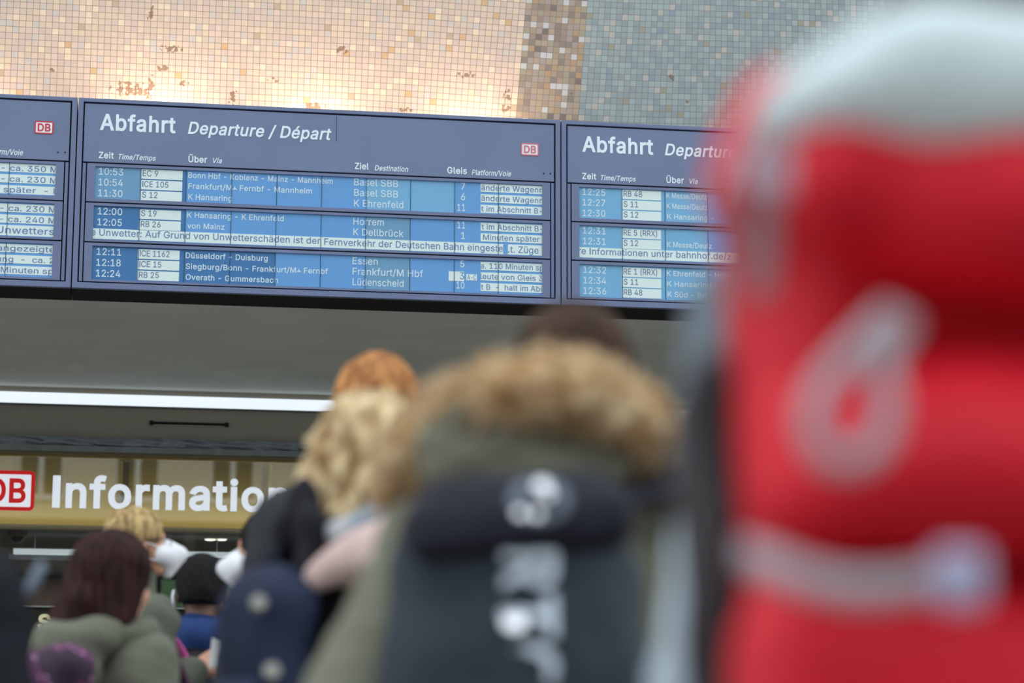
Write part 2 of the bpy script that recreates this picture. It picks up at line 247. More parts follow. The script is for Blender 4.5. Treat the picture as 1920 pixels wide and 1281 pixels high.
    'e': (794, [[67,368,70,423,90,524,132,612,159,648,226,707,265,729,354,753,403,756,464,751,551,724,604,691,650,646,687,588,714,516,723,475,730,382,730,333,147,333,147,435,665,435,609,397,608,434,596,499,572,555,557,579,516,618,465,641,403,649,340,641,288,617,245,578,214,530,195,475,189,415,191,310,196,272,217,208,233,182,272,138,324,107,353,98,440,91,499,103,533,120,573,157,601,207,718,179,708,150,678,100,613,38,524,-2,454,-15,417,-16,316,-4,271,11,193,59,160,90,133,126,90,211,70,312]]),
    'f': (499, [[13,643,13,746,448,746,448,643],[158,0,158,849,166,908,188,956,204,975,265,1021,316,1036,369,1042,438,1036,477,1025,447,921,394,932,335,925,304,905,285,870,278,823,278,0]]),
    'g': (836, [[67,376,78,484,108,577,156,653,221,709,298,744,340,753,385,756,448,750,499,734,537,709,566,680,605,627,616,627,616,746,733,746,730,-64,722,-106,689,-177,638,-230,607,-251,571,-267,494,-289,407,-296,329,-291,264,-274,207,-250,143,-198,99,-137,200,-80,252,-143,304,-174,349,-187,407,-192,450,-189,490,-181,524,-167,555,-147,580,-123,598,-91,609,-55,613,135,602,135,575,95,535,54,473,22,417,11,339,12,259,33,221,52,157,105,108,177,78,267],[190,379,191,340,204,271,213,241,244,189,264,167,311,135,339,124,403,116,466,124,494,134,541,165,559,186,576,210,601,268,609,303,615,379,609,453,601,488,590,519,560,573,519,614,495,629,466,640,403,649,338,639,311,628,285,613,244,570,227,545,203,485,191,416]]),
    'h': (806, [[103,0,103,1000,223,1000,223,565,202,565,243,653,269,686,299,712,332,732,406,753,447,756,518,748,551,738,608,707,652,660,684,598,700,518,702,473,702,0,582,0,582,462,570,540,557,572,537,599,512,619,483,635,413,647,362,641,317,624,278,596,249,556,230,506,223,445,223,0]]),
    'i': (328, [[103,0,103,746,223,746,223,0],[82,950,88,981,106,1007,133,1025,164,1029,197,1025,224,1007,242,981,249,950,242,919,224,894,197,877,164,871,133,877,106,894,88,919]]),
    'j': (328, [[-20,-280,-20,-170,29,-169,66,-154,90,-125,102,-83,103,746,223,746,223,-59,218,-123,200,-178,186,-202,149,-239,127,-254,74,-274],[81,950,87,981,105,1007,132,1025,164,1029,196,1025,223,1007,242,981,248,950,242,919,223,894,196,877,164,871,132,877,105,894,87,919]]),
    'k': (749, [[216,268,216,416,237,416,559,746,708,746,362,392,348,392],[103,0,103,1000,223,1000,223,0],[291,365,376,449,732,0,578,0]]),
    'l': (372, [[103,166,103,1000,223,1000,224,170,236,123,256,107,287,102,333,107,355,5,285,-5,233,-2,199,6,169,21,146,39,127,64,106,127]]),
    'm': (1199, [[103,0,103,746,220,746,221,581,211,581,245,659,297,715,361,748,431,759,505,747,537,732,565,709,608,652,631,579,615,579,633,631,647,654,681,694,725,725,748,737,801,754,858,759,921,752,977,732,1026,696,1046,673,1063,646,1088,581,1095,501,1095,0,974,0,972,537,964,568,949,595,929,615,880,641,823,650,776,645,719,618,690,588,665,531,660,486,660,0,539,0,539,511,529,567,498,612,475,628,423,648,371,649,310,629,275,604,248,568,229,523,225,497,223,0]]),
    'n': (806, [[103,0,103,746,219,746,220,565,202,565,243,653,269,686,299,712,332,732,368,745,447,756,484,754,551,738,580,725,631,685,670,631,694,559,702,473,702,0,582,0,582,462,570,540,557,572,537,599,512,619,483,635,413,647,362,641,317,624,278,596,249,556,230,506,223,445,223,0]]),
    'o': (816, [[67,369,78,478,91,527,110,572,161,650,230,708,269,729,313,744,407,756,503,744,547,729,587,708,656,650,707,572,726,527,738,478,749,369,746,313,726,212,683,126,656,90,623,59,547,11,457,-13,407,-16,313,-4,269,11,194,59,161,90,134,126,91,212,78,261],[190,369,203,264,226,201,243,174,285,130,311,113,373,93,407,91,443,93,505,113,555,150,574,174,591,201,615,264,627,369,615,475,591,538,574,565,555,589,505,627,476,639,407,649,340,639,311,627,285,610,243,565,226,538,203,476,191,406]]),
    'p': (835, [[103,-280,103,746,220,746,220,627,232,627,269,679,299,708,337,733,386,750,450,756,496,753,539,744,616,709,679,652,728,575,757,481,767,372,757,261,728,166,706,125,650,58,579,11,497,-13,451,-16,419,-15,363,-3,301,32,271,61,232,115,223,115,223,-280],[221,373,235,259,246,226,276,170,318,128,343,112,400,94,433,92,466,94,524,113,550,129,591,172,621,229,631,262,644,333,645,373,644,411,632,482,592,569,551,613,525,628,467,646,433,649,370,640,342,629,317,614,275,572,246,517,235,485,227,450]]),
    'q': (835, [[67,372,78,481,90,530,130,617,186,683,257,730,339,753,384,756,474,743,536,708,565,679,603,627,615,627,615,746,732,746,732,-280,611,-280,611,115,602,115,564,61,535,32,473,-3,417,-15,384,-16,296,-4,257,11,219,31,155,89,107,166,78,261],[190,373,191,333,203,262,213,229,244,172,285,129,311,113,338,101,402,92,435,94,493,112,540,147,559,170,575,197,600,259,612,332,613,373,612,413,600,485,576,546,559,572,518,614,493,629,465,640,402,649,337,639,310,628,284,613,243,569,226,543,203,482,191,411]]),
    'r': (510, [[103,0,103,746,219,746,219,631,227,631,256,682,275,703,326,737,386,754,479,754,479,634,431,640,382,639,334,628,275,593,237,537,229,515,223,466,223,0]]),
    's': (718, [[70,185,185,209,206,156,223,135,244,119,295,96,357,89,427,97,455,108,501,140,515,159,524,180,525,221,520,238,500,266,484,279,442,298,293,334,205,365,142,409,104,467,95,500,92,539,101,599,112,626,147,676,197,714,226,729,293,749,368,756,439,750,470,742,500,733,549,704,569,687,604,645,637,570,527,545,494,604,456,635,402,652,336,652,281,636,238,607,216,567,213,545,221,507,244,479,282,456,499,398,574,361,602,337,639,280,651,209,642,147,630,119,615,92,570,47,543,29,477,0,400,-15,285,-11,192,20,143,53,103,98,78,153]]),
    't': (447, [[13,643,13,746,401,746,401,643],[128,183,128,926,248,926,249,169,259,134,267,121,294,103,335,98,397,105,419,3,354,-8,285,-5,210,20,181,42,157,70,141,102,131,140]]),
    'u': (806, [[103,273,103,746,223,746,223,283,235,206,249,174,294,126,356,101,393,98,444,104,490,122,528,150,558,191,576,241,582,300,582,746,702,746,702,0,586,0,586,181,605,181,562,91,536,59,505,33,472,15,437,1,359,-10,323,-8,256,8,199,38,153,86,136,115,111,187]]),
    'v': (765, [[34,746,166,746,337,271,404,41,362,41,429,271,600,746,731,746,445,0,320,0]]),
    'w': (1115, [[44,746,171,746,282,348,344,82,324,82,344,177,395,383,496,746,622,746,731,347,791,82,770,82,791,178,843,384,944,746,1071,746,845,0,725,0,627,337,544,664,571,664,502,389,390,0,270,0]]),
    'x': (745, [[41,0,337,429,336,336,56,746,197,746,308,574,407,405,345,405,441,574,554,746,691,746,410,331,410,421,704,0,564,0,437,194,340,357,402,357,309,194,180,0]]),
    'y': (765, [[34,746,166,746,337,271,404,41,361,41,429,271,600,746,731,746,401,-114,377,-167,347,-210,294,-257,230,-281,180,-285,139,-283,93,-272,121,-168,190,-177,218,-171,244,-156,277,-114,320,-3]]),
    'z': (748, [[82,0,82,89,500,628,500,635,94,635,94,746,654,746,654,651,248,118,248,111,666,111,666,0]]),
    'Ü': (1017, [[118,340,118,1000,245,1000,245,350,253,282,276,222,316,172,368,134,433,109,469,103,549,103,586,109,650,134,702,172,740,222,764,282,770,316,772,1000,899,1000,896,290,872,199,824,119,793,86,756,55,715,30,619,-5,509,-16,451,-13,398,-5,349,10,262,55,193,119,166,157,130,243],[570,1205,576,1235,594,1261,620,1278,651,1284,681,1278,707,1261,724,1235,730,1205,724,1174,707,1148,681,1131,651,1125,620,1131,594,1148,576,1174],[288,1205,294,1235,312,1261,337,1278,368,1284,398,1278,424,1261,441,1235,447,1205,441,1174,424,1148,398,1131,368,1125,337,1131,312,1148,294,1174]]),
    'ä': (765, [[60,212,66,270,85,317,114,352,152,380,197,400,272,420,497,452,531,469,541,488,538,548,514,599,472,633,433,646,359,650,293,634,231,592,197,539,81,572,112,633,132,659,179,699,232,728,291,746,351,755,402,755,470,746,517,732,562,709,602,676,634,629,655,570,662,495,662,0,544,0,544,102,536,102,508,62,481,35,444,12,400,-6,315,-17,215,-2,158,25,134,42,93,88,68,145],[181,206,186,171,201,142,224,119,255,102,293,92,368,90,397,95,448,115,504,163,518,183,536,226,542,271,542,374,521,361,485,351,324,327,246,305,215,285,194,261,186,245],[434,950,440,980,457,1006,483,1024,513,1029,544,1024,569,1006,587,980,593,950,587,919,569,894,544,877,513,871,483,877,457,894,440,919],[151,950,157,980,175,1006,201,1024,231,1029,262,1024,287,1006,305,980,310,950,305,919,287,894,262,877,231,871,201,877,175,894,157,919]]),
    'é': (794, [[67,368,70,423,90,524,132,612,159,648,226,707,265,729,354,753,403,756,464,751,551,724,604,691,650,646,687,588,714,516,723,475,730,382,730,333,147,333,147,435,665,435,609,397,608,434,596,499,572,555,557,579,516,618,465,641,403,649,340,641,288,617,245,578,214,530,195,475,189,415,191,310,196,272,217,208,233,182,272,138,324,107,353,98,440,91,499,103,533,120,573,157,601,207,718,179,708,150,678,100,613,38,524,-2,454,-15,417,-16,316,-4,271,11,193,59,160,90,133,126,90,211,70,312],[348,844,441,1040,576,1040,446,844]]),
    'ö': (816, [[67,369,78,478,91,527,110,572,161,650,230,708,269,729,313,744,407,756,503,744,547,729,587,708,656,650,707,572,726,527,738,478,749,369,746,313,726,212,683,126,656,90,623,59,547,11,457,-13,407,-16,313,-4,269,11,194,59,161,90,134,126,91,212,78,261],[190,369,203,264,226,201,243,174,285,130,311,113,373,93,407,91,443,93,505,113,555,150,574,174,591,201,615,264,627,369,615,475,591,538,574,565,555,589,505,627,476,639,407,649,340,639,311,627,285,610,243,565,226,538,203,476,191,406],[469,950,475,980,493,1006,518,1024,550,1029,580,1024,606,1006,622,980,628,950,622,919,606,894,580,877,550,871,518,877,493,894,475,919],[187,950,193,980,210,1006,236,1024,266,1029,297,1024,323,1006,340,980,346,950,340,919,323,894,297,877,266,871,236,877,210,894,193,919]]),
    'ü': (806, [[103,273,103,746,223,746,223,283,235,206,249,174,294,126,356,101,393,98,444,104,490,122,528,150,558,191,576,241,582,300,582,746,702,746,702,0,586,0,586,181,605,181,562,91,536,59,505,33,472,15,437,1,359,-10,323,-8,256,8,199,38,153,86,136,115,111,187],[465,950,470,980,488,1006,514,1024,545,1029,575,1024,601,1006,618,980,623,950,618,919,601,894,575,877,545,871,514,877,488,894,470,919],[182,950,188,980,206,1006,231,1024,262,1029,292,1024,318,1006,335,980,341,950,335,919,318,894,292,877,262,871,231,877,206,894,188,919]]),
}
GL = {c: (a/1000.0, [np.array(L, float).reshape(-1, 2)/1000.0 for L in LL]) for c, (a, LL) in GLYPHS.items()}
def area(L): return .5*float(np.sum(L[:, 0]*np.roll(L[:, 1], -1)-np.roll(L[:, 0], -1)*L[:, 1]))
def grow(L, o, sgn):
    a = L-np.roll(L, 1, 0); b = np.roll(L, -1, 0)-L
    a = a/np.maximum(np.linalg.norm(a, axis=1), 1e-9)[:, None]; b = b/np.maximum(np.linalg.norm(b, axis=1), 1e-9)[:, None]
    na = np.stack([a[:, 1], -a[:, 0]], 1)*sgn; nb = np.stack([b[:, 1], -b[:, 0]], 1)*sgn
    n = na+nb; q = np.maximum((n*n).sum(1)/2, .35); return L+n*(o/q)[:, None]
GL['I'] = (.36, [np.array([(.10, 0), (.10, 1), (.26, 1), (.26, 0)])])
_fill = {}
def fill_glyph(ch, offset):
    if (ch, offset) in _fill: return _fill[(ch, offset)]
    if ch == '^':        # little aeroplane sign
        loops = [np.array([(.30, 0), (.34, .2), (.36, .30), (.66, .16), (.66, .28), (.37, .52), (.35, .78), (.31, .84), (.27, .78), (.25, .52), (-.04, .28), (-.04, .16), (.26, .30), (.28, .2)])*.95+(.08, 0)]; adv = .74
    else: adv, loops = GL[ch]
    sgn = 1 if area(max(loops, key=lambda L: abs(area(L)))) > 0 else -1
    loops = [grow(L, offset, sgn) if offset else L for L in loops]
    pts = []; ed = []
    for L in loops:
        n = len(pts); k = len(L); pts += [Vector(p) for p in L]; ed += [(n+i, n+(i+1) % k) for i in range(k)]
    v, _, f, _, _, _ = delaunay_2d_cdt(pts, ed, [], 0, 1e-5)
    V = np.array([(p.x, p.y) for p in v]); keep = []
    for t in f:
        c = V[list(t)].mean(0); wn = 0
        for L in loops:
            M_ = np.roll(L, -1, 0); left = (M_[:, 0]-L[:, 0])*(c[1]-L[:, 1])-(c[0]-L[:, 0])*(M_[:, 1]-L[:, 1])
            wn += int(np.sum((L[:, 1] <= c[1]) & (M_[:, 1] > c[1]) & (left > 0)))-int(np.sum((L[:, 1] > c[1]) & (M_[:, 1] <= c[1]) & (left < 0)))
        if wn: keep.append(tuple(t))
    _fill[(ch, offset)] = (adv, V, keep); return _fill[(ch, offset)]
def glyphs(s, offset=0.0, shear=0.0, spacing=1.0):
    """outlines with capitals 1 tall; offset thickens the strokes; returns filled vertices and faces"""
    VV = []; FF = []; x = 0.0
    for ch in s:
        if ch != '^' and ch not in GL: x += .40; continue
        adv, V, F = fill_glyph(ch, offset); b = len(VV)
        VV += [Vector((x+p[0]+shear*p[1], p[1], 0)) for p in V]; FF += [tuple(i+b for i in t) for t in F]
        x += adv*spacing+offset*1.6
    return VV, FF
def cap_height(offset): return (-offset, 1+offset)
def text_xz(mb, s, x0, x1, zb, caph, Y, offset=0.0, shear=0.0, spacing=1.0, clip=None, mi=0):
    """lettering standing on a plane of constant Y, facing -Y: from x0 to x1, baseline zb, capitals caph tall"""
    V, F = glyphs(s, offset, shear, spacing)
    if not V: return
    lo, hi = min(v.x for v in V), max(v.x for v in V); c0, c1 = cap_height(offset)
    sx = (x1-x0)/(hi-lo); sz = caph/(c1-c0)
    W = [(x0+(v.x-lo)*sx, Y, zb+(v.y-c0)*sz) for v in V]
    if clip:
        W = [(min(max(x, clip[0]), clip[1]), y, z) for x, y, z in W]
    mb.add(W, F, mi)

# ---------------------------------------------------------------- soft bodies: rounded volumes blended into one skin
def A3(p): return np.array(p, float)
def cap(a, b, ra, rb=None, s=(1, 1, 1), k=None):
    a, b, s = A3(a), A3(b), A3(s); rb = ra if rb is None else rb; c = (a+b)/2
    a2, b2 = (a-c)/s, (b-c)/s; ba = b2-a2; bb = max(ba@ba, 1e-12); ms = s.min()
    def f(P):
        p = (P-c)/s - a2; t = np.clip(p@ba/bb, 0, 1)
        return (np.linalg.norm(p - t[..., None]*ba, axis=-1) - (ra+(rb-ra)*t))*ms
    R = max(ra, rb)*s
    return f, np.minimum(a, b)-R, np.maximum(a, b)+R, k
def rotm(rx=0, ry=0, rz=0):
    m = Matrix.Rotation(rz, 3, 'Z') @ Matrix.Rotation(ry, 3, 'Y') @ Matrix.Rotation(rx, 3, 'X'); return np.array(m)
def ell(c, r, rot=None, k=None):
    c, r = A3(c), A3(r)
    def f(P):
        p = P-c
        if rot is not None: p = p@rot
        q = np.linalg.norm(p/r, axis=-1); q2 = np.linalg.norm(p/(r*r), axis=-1)
        return q*(q-1)/np.maximum(q2, 1e-9)
    R = r if rot is None else np.full(3, r.max())
    return f, c-R, c+R, k
def rbox(c, h, rad, rot=None, k=None):
    c, h = A3(c), A3(h)
    def f(P):
        p = P-c
        if rot is not None: p = p@rot
        q = np.abs(p)-(h-rad)
        return np.linalg.norm(np.maximum(q, 0), axis=-1)+np.minimum(q.max(-1), 0)-rad
    R = h if rot is None else np.full(3, np.linalg.norm(h))
    return f, c-R, c+R, k
def chain(pts, rs, k=None, s=(1, 1, 1)):
    return [cap(pts[i], pts[i+1], rs[i], rs[i+1], s, k) for i in range(len(pts)-1)]
def soft(prims, h, k=.03, subs=(), disp=None, keep=None):
    lo = np.min([p[1] for p in prims], 0)-3*h-.02; hi = np.max([p[2] for p in prims], 0)+3*h+.02
    n = np.ceil((hi-lo)/h).astype(int)+1
    F = np.full(n, .5)
    ax = [lo[i]+np.arange(n[i])*h for i in range(3)]
    def region(p, ext):
        a = np.clip(np.floor((p[1]-ext-lo)/h).astype(int), 0, n); b = np.clip(np.ceil((p[2]+ext-lo)/h).astype(int)+1, 0, n)
        sl = tuple(slice(a[i], b[i]) for i in range(3))
        return sl, np.stack(np.meshgrid(ax[0][sl[0]], ax[1][sl[1]], ax[2][sl[2]], indexing='ij'), -1)
    for p in prims:
        kk = p[3] if p[3] is not None else k
        sl, P = region(p, kk+3*h)
        if P.size == 0: continue
        d = p[0](P); f = F[sl]; q = np.maximum(kk-np.abs(f-d), 0)/kk
        F[sl] = np.minimum(f, d)-q*q*kk*.25
    for p in subs:
        kk = p[3] if p[3] is not None else .01
        sl, P = region(p, kk+3*h)
        if P.size == 0: continue
        d = -p[0](P); f = F[sl]; q = np.maximum(kk-np.abs(f-d), 0)/kk
        F[sl] = np.maximum(f, d)+q*q*kk*.25
    if disp is not None:
        G = np.stack(np.meshgrid(*ax, indexing='ij'), -1); F = F+disp(G)
    F[0], F[-1] = .5, .5; F[:, 0], F[:, -1] = .5, .5; F[:, :, 0], F[:, :, -1] = .5, .5
    S = F < 0; m = [x-1 for x in n]
    C = [(i, j, l) for i in (0, 1) for j in (0, 1) for l in (0, 1)]
    def sub(Aa, c): return Aa[c[0]:c[0]+m[0], c[1]:c[1]+m[1], c[2]:c[2]+m[2]]
    cnt = sum(sub(S, c).astype(np.int8) for c in C); act = (cnt > 0) & (cnt < 8)
    I = np.argwhere(act); acc = np.zeros((len(I), 3)); num = np.zeros(len(I))
    val = {c: F[I[:, 0]+c[0], I[:, 1]+c[1], I[:, 2]+c[2]] for c in C}
    for c in C:
        for a in range(3):
            if c[a]: continue
            e = list(c); e[a] = 1; e = tuple(e); va, vb = val[c], val[e]; x = (va < 0) != (vb < 0)
            t = np.where(x, va/np.where(x, va-vb, 1), 0)
            p = np.tile(np.array(c, float), (len(I), 1)); p[:, a] = t
            acc += p*x[:, None]; num += x
    V = lo+(I+acc/num[:, None])*h
    vid = np.full(m, -1); vid[act] = np.arange(len(I)); Q = []
    for a in range(3):
        b, c = (a+1) % 3, (a+2) % 3
        sa = [slice(None)]*3; sb = [slice(None)]*3; sa[a] = slice(0, -1); sb[a] = slice(1, None)
        ca, cb = S[tuple(sa)], S[tuple(sb)]; E_ = np.argwhere(ca != cb)
        E_ = E_[(E_[:, b] > 0) & (E_[:, c] > 0) & (E_[:, b] < n[b]-1) & (E_[:, c] < n[c]-1)]
        ins = ca[E_[:, 0], E_[:, 1], E_[:, 2]]
        def g(db, dc):
            q = E_.copy(); q[:, b] -= db; q[:, c] -= dc; return vid[q[:, 0], q[:, 1], q[:, 2]]
        q = np.stack([g(1, 1), g(0, 1), g(0, 0), g(1, 0)], 1)
        q[~ins] = q[~ins][:, ::-1]; Q.append(q)
    Q = np.concatenate(Q); Q = Q[(Q >= 0).all(1)]
    return V, Q
def np_mesh(name, parts):
    """parts: list of (V, Q, material index)"""
    b = 0; VV = []; QQ = []; MI = []
    for V, Q, mi in parts:
        VV.append(V); QQ.append(np.asarray(Q)+b); MI += [mi]*len(Q); b += len(V)
    V = np.concatenate(VV); Q = np.concatenate(QQ)
    me = bpy.data.meshes.new(name); me.vertices.add(len(V)); me.vertices.foreach_set('co', V.astype(np.float32).ravel())
    me.loops.add(Q.size); me.loops.foreach_set('vertex_index', Q.astype(np.int32).ravel())
    me.polygons.add(len(Q)); me.polygons.foreach_set('loop_start', np.arange(0, Q.size, 4, dtype=np.int32))
    me.polygons.foreach_set('loop_total', np.full(len(Q), 4, np.int32)); me.update(calc_edges=True); me.validate()
    me.polygons.foreach_set('material_index', np.array(MI[:len(me.polygons)], np.int32))
    return me
def soft_obj(name, prims, h, m, parent, k=.03, subs=(), disp=None, xf=None, label=None):
    V, Q = soft(prims, h, k, subs, disp)
    if xf is not None: V = V@xf[0].T+xf[1]
    o = link_mesh(name, np_mesh(name, [(V, Q, 0)]), m, parent, True)
    if label: o['label'] = label
    return o
def wrinkle(amp, f=14.0, seed=0, fz=1.0):
    r = np.random.default_rng(seed); D = r.normal(size=(7, 3)); D /= np.linalg.norm(D, axis=1)[:, None]; D[:, 2] *= fz; ph = r.uniform(0, 6.28, 7); ff = f*r.uniform(.5, 2.2, 7)
    def g(P):
        w1 = np.sin(P@D[5]*f*.6+ph[5])*.9
        return amp*sum(np.sin(P@D[i]*ff[i]+ph[i]+w1) for i in range(5))/2.2
    return g

# ---------------------------------------------------------------- the hall: mosaic wall, soffit, information office, floor, street behind
YB = 12.5                                    # front of the departure boards
BW = 2.58538; XA = -0.29515; ZT, ZB = 3.61843+CAM.z, 2.59435+CAM.z
YI = 15.67                                   # glass front of the information office
YM = 13.10                                   # mosaic wall
def stain(px, py, rx, ry):
    p = at(px, py, YM); return (p.x, p.z, rx*.0030, ry*.0030)
STAINS = [stain(*s) for s in ((283, 25, 9, 26), (281, 165, 10, 40), (322, 92, 34, 12), (306, 128, 20, 8), (245, 168, 50, 24), (436, 182, 12, 22), (515, 150, 18, 8), (640, 94, 18, 12),
    (870, 140, 26, 10), (952, 178, 12, 26), (948, 205, 16, 14), (1258, 146, 10, 16), (1288, 193, 7, 10), (98, 131, 7, 6), (1072, 178, 6, 8), (590, 200, 30, 12), (760, 205, 20, 10), (345, 155, 12, 10))]
mosaic = mosaic_material(at(968, 100, YM).x, at(1081, 100, YM).x, STAINS)
SOFZ = ZB
tag(MB().box(-16, 18, YM, 19, SOFZ+.052, 12).build('wall_front', [mosaic]), kind='structure')
sof = mat('painted_soffit', (226, 230, 220), .7, var=.06, vscale=2)
tag(MB().box(-16, 18, YB+.345, YI+.3, SOFZ, SOFZ+.05).build('ceiling', sof), kind='structure')
flo = mat('stone_floor', (128, 124, 118), .35, var=.12, vscale=3, rgb2=(112, 108, 103))
tag(MB().box(-40, 40, -31, 24, -.2, 0).build('floor', flo), kind='structure')

# street facade across the square; the office glass mirrors it
fac = MB()
FY = -26.0; WX = 2.25
for k in range(-13, 14):
    x = k*WX+.35
    for (a, b) in ((-WX/2, -.55), (.55, WX/2)): fac.box(x+a, x+b, FY-.5, FY, 7.3, 15.5, 0)
    for (a, b) in ((7.3, 7.9), (10.9, 12.2), (14.2, 15.5)): fac.box(x-.55, x+.55, FY-.5, FY, a, b, 0)
    fac.box(x-.55, x+.55, FY-.6, FY-.42, 7.9, 14.2, 1)
    for (a, b) in ((7.9, 10.9), (12.2, 14.2)):
        fac.box(x-.06, x+.06, FY-.42, FY-.3, a, b, 2); fac.box(x-.55, x-.47, FY-.42, FY-.3, a, b, 2); fac.box(x+.47, x+.55, FY-.42, FY-.3, a, b, 2)
        fac.box(x-.65, x+.65, FY-.42, FY+.08, a-.14, a-.02, 2)
    fac.box(x-WX/2, x+WX/2, FY-.5, FY-.2, 0, 7.1, 3); fac.box(x-WX/2, x-WX/2+.25, FY-.5, FY+.1, 0, 7.1, 4); fac.box(x-WX/2, x+WX/2, FY-.5, FY+.15, 7.05, 7.32, 4)  # unseen lower storeys, made dark to weaken their reflection in the glass
tag(fac.build('wall_back', [mat('pale_render', (226, 214, 190), .9), mat('dark_panes', (70, 72, 66), .2), mat('white_window_frame', (245, 245, 242), .6), mat('lower_storey_dark', (48, 46, 44), .3), mat('lower_storey_stone', (92, 84, 76), .7)]), kind='structure')

# information office shell
dark = mat('office_dark_paint', (66, 62, 58), .7)
c_yel = at(300, 989, YI+.3).z
INZ = c_yel
tag(MB().box(-9, 14.5, YI+.42, 20.2, INZ, INZ+.1).build('ceiling_office', mat('office_ceiling', (120, 118, 112), .8)), kind='structure')
tag(MB().box(-9.2, 14.7, 19.9, 20.2, 0, INZ).box(-9.2, -9, YI, 19.9, 0, INZ).box(14.5, 14.7, YI, 19.9, 0, INZ).build('wall_office_back', mat('office_back_paint', (92, 86, 78), .8)), kind='structure')
# boxed fascia over the glass, with the light band at its top
z_s0, z_s1 = at(300, 763.3, YI).z, at(300, 742.3, YI).z
z_f0 = at(300, 826.5, YI).z
XL, XR = -9.0, 14.5
tag(MB().box(XL, XR, YI, YI+.3, z_s1, SOFZ-.001).box(XL, XR, YI+.004, YI+.3, z_f0, z_s0).box(XL, XR, YI+.03, YI+.3, z_s0, z_s1).build('trim_1', mat('fascia_olive_grey', (158, 152, 140), .32, var=.05, vscale=1.5)), kind='structure')
ls = empty('strip_light', (0, YI, z_s0)); tag(ls, 'long white glowing light band above the information office front', 'light')
MB().box(XL, XR, -.012, .027, 0.001, z_s1-z_s0-.001).build('diffuser', mat('lamp_diffuser', (224, 234, 244), .5, emit=.95), ls)
MB().box(XL, XR, -.016, .002, -.012, -.001).build('channel', mat('lamp_channel', (92, 92, 90), .4), ls)
v0, v1 = at(284, 793.5, YI), at(425, 797.5, YI)
vent = empty('air_vent', (v0.x, YI, v0.z)); tag(vent, 'narrow slot air vent in the dark fascia above the sign', 'air vent')
VW = v1.x-v0.x
MB().box(0, VW, -.006, .003, -.008, .010).build('slot', mat('slot_black', (22, 22, 20), .8), vent)
MB().box(0, VW, -.010, .002, -.014, -.009).box(0, VW, -.010, .002, .0105, .014).build('frame', mat('slot_steel', (170, 166, 158), .4), vent)
MB().box(-.012, .012, -.014, .002, -.014, .014).box(VW-.012, VW+.012, -.014, .002, -.014, .014).build('end_cap', mat('slot_black', (22, 22, 20), .8), vent)

# rolled cover of crumpled grey sheeting over its rail
z_r0, z_r1 = at(300, 853.5, YI).z, at(300, 842.5, YI).z
bl = empty('rolled_blind', (0, YI-.02, z_r0)); tag(bl, 'rolled blind in crumpled grey sheeting along the top of the office window', 'blind')
nx = 1500; nz_ = 12; V = []; F = []
zt = z_f0+.008
wr = wrinkle(.012, 16, 3); wr2 = wrinkle(.006, 46, 5)
for i in range(nx+1):
    for j in range(nz_+1):
        x = -4.0+18.0*i/nx; t = j/nz_; z = (z_r1-z_r0)+(zt-z_r1)*t
        p = np.array([x*1.5+t*.28, t*.30, t*.34-x*.2])
        V.append((x, -.055*math.sin(math.pi*(.15+.8*t))-wr(p)*1.5-wr2(p)*1.4, z))
for i in range(nx):
    for j in range(nz_):
        a = i*(nz_+1)+j; F.append((a, a+nz_+1, a+nz_+2, a+1))
m = MB(); m.add(V, F); m.box(-4.0, 14.0, .0, .04, z_r1-z_r0, zt-z_r0)
m.build('sheeting', mat('crumpled_sheeting', (142, 150, 158), .38, var=.12, vscale=9), bl, True)
MB().box(-4.0, 14.0, -.05, .02, 0, z_r1-z_r0).build('rail', mat('zinc_rail', (132, 138, 140), .45, var=.12, vscale=14), bl)
MB().box(-4.0, 14.0, -.02, .24, -.022, -.001).build('brass_edge', mat('brass_edge', (120, 110, 76), .45), bl)

# glass front
tag(MB().box(-9, 14.5, YI-.004, YI+.004, .0, z_r0-.03).build('window_1', glass_material()), kind='structure')
# warm yellow light box behind the lettering
YP = YI+.30
yp0, yp1 = at(300, 989.5, YP).z, z_r0-.02
lb = empty('light_box', (0, YP, yp0)); tag(lb, 'ochre yellow sign panel behind the white information lettering', 'sign panel')
MB().box(-8.9, 14.4, .0, .05, 0, yp1-yp0+.05).build('panel', mat('ochre_panel', (186, 166, 96), .6, var=.05, vscale=2), lb)
MB().box(-8.9, 14.4, -.05, .06, -.035, -.001).build('light_trough', mat('trough_lip', (100, 96, 88), .5), lb)
pst = mat('panel_joint', (108, 96, 58), .6)
for px in (236, 497):
    x = at(px, 890, YP).x; MB().box(x-.019, x+.019, -.012, -.001, .04, yp1-yp0+.04).build('joint_post', pst, lb)
ll = bpy.data.lights.new('trough_tube', 'AREA'); ll.shape = 'RECTANGLE'; ll.size = 22; ll.size_y = .03; ll.energy = 18.7; ll.color = (1, .86, .56)
lo_ = bpy.data.objects.new('trough_tube', ll); COL.objects.link(lo_); lo_.location = (3.0, YP-.14, yp0+.01); lo_.rotation_euler = (math.radians(180-38), 0, 0)
cordm = mat('golden_cord', (246, 222, 140), .5)
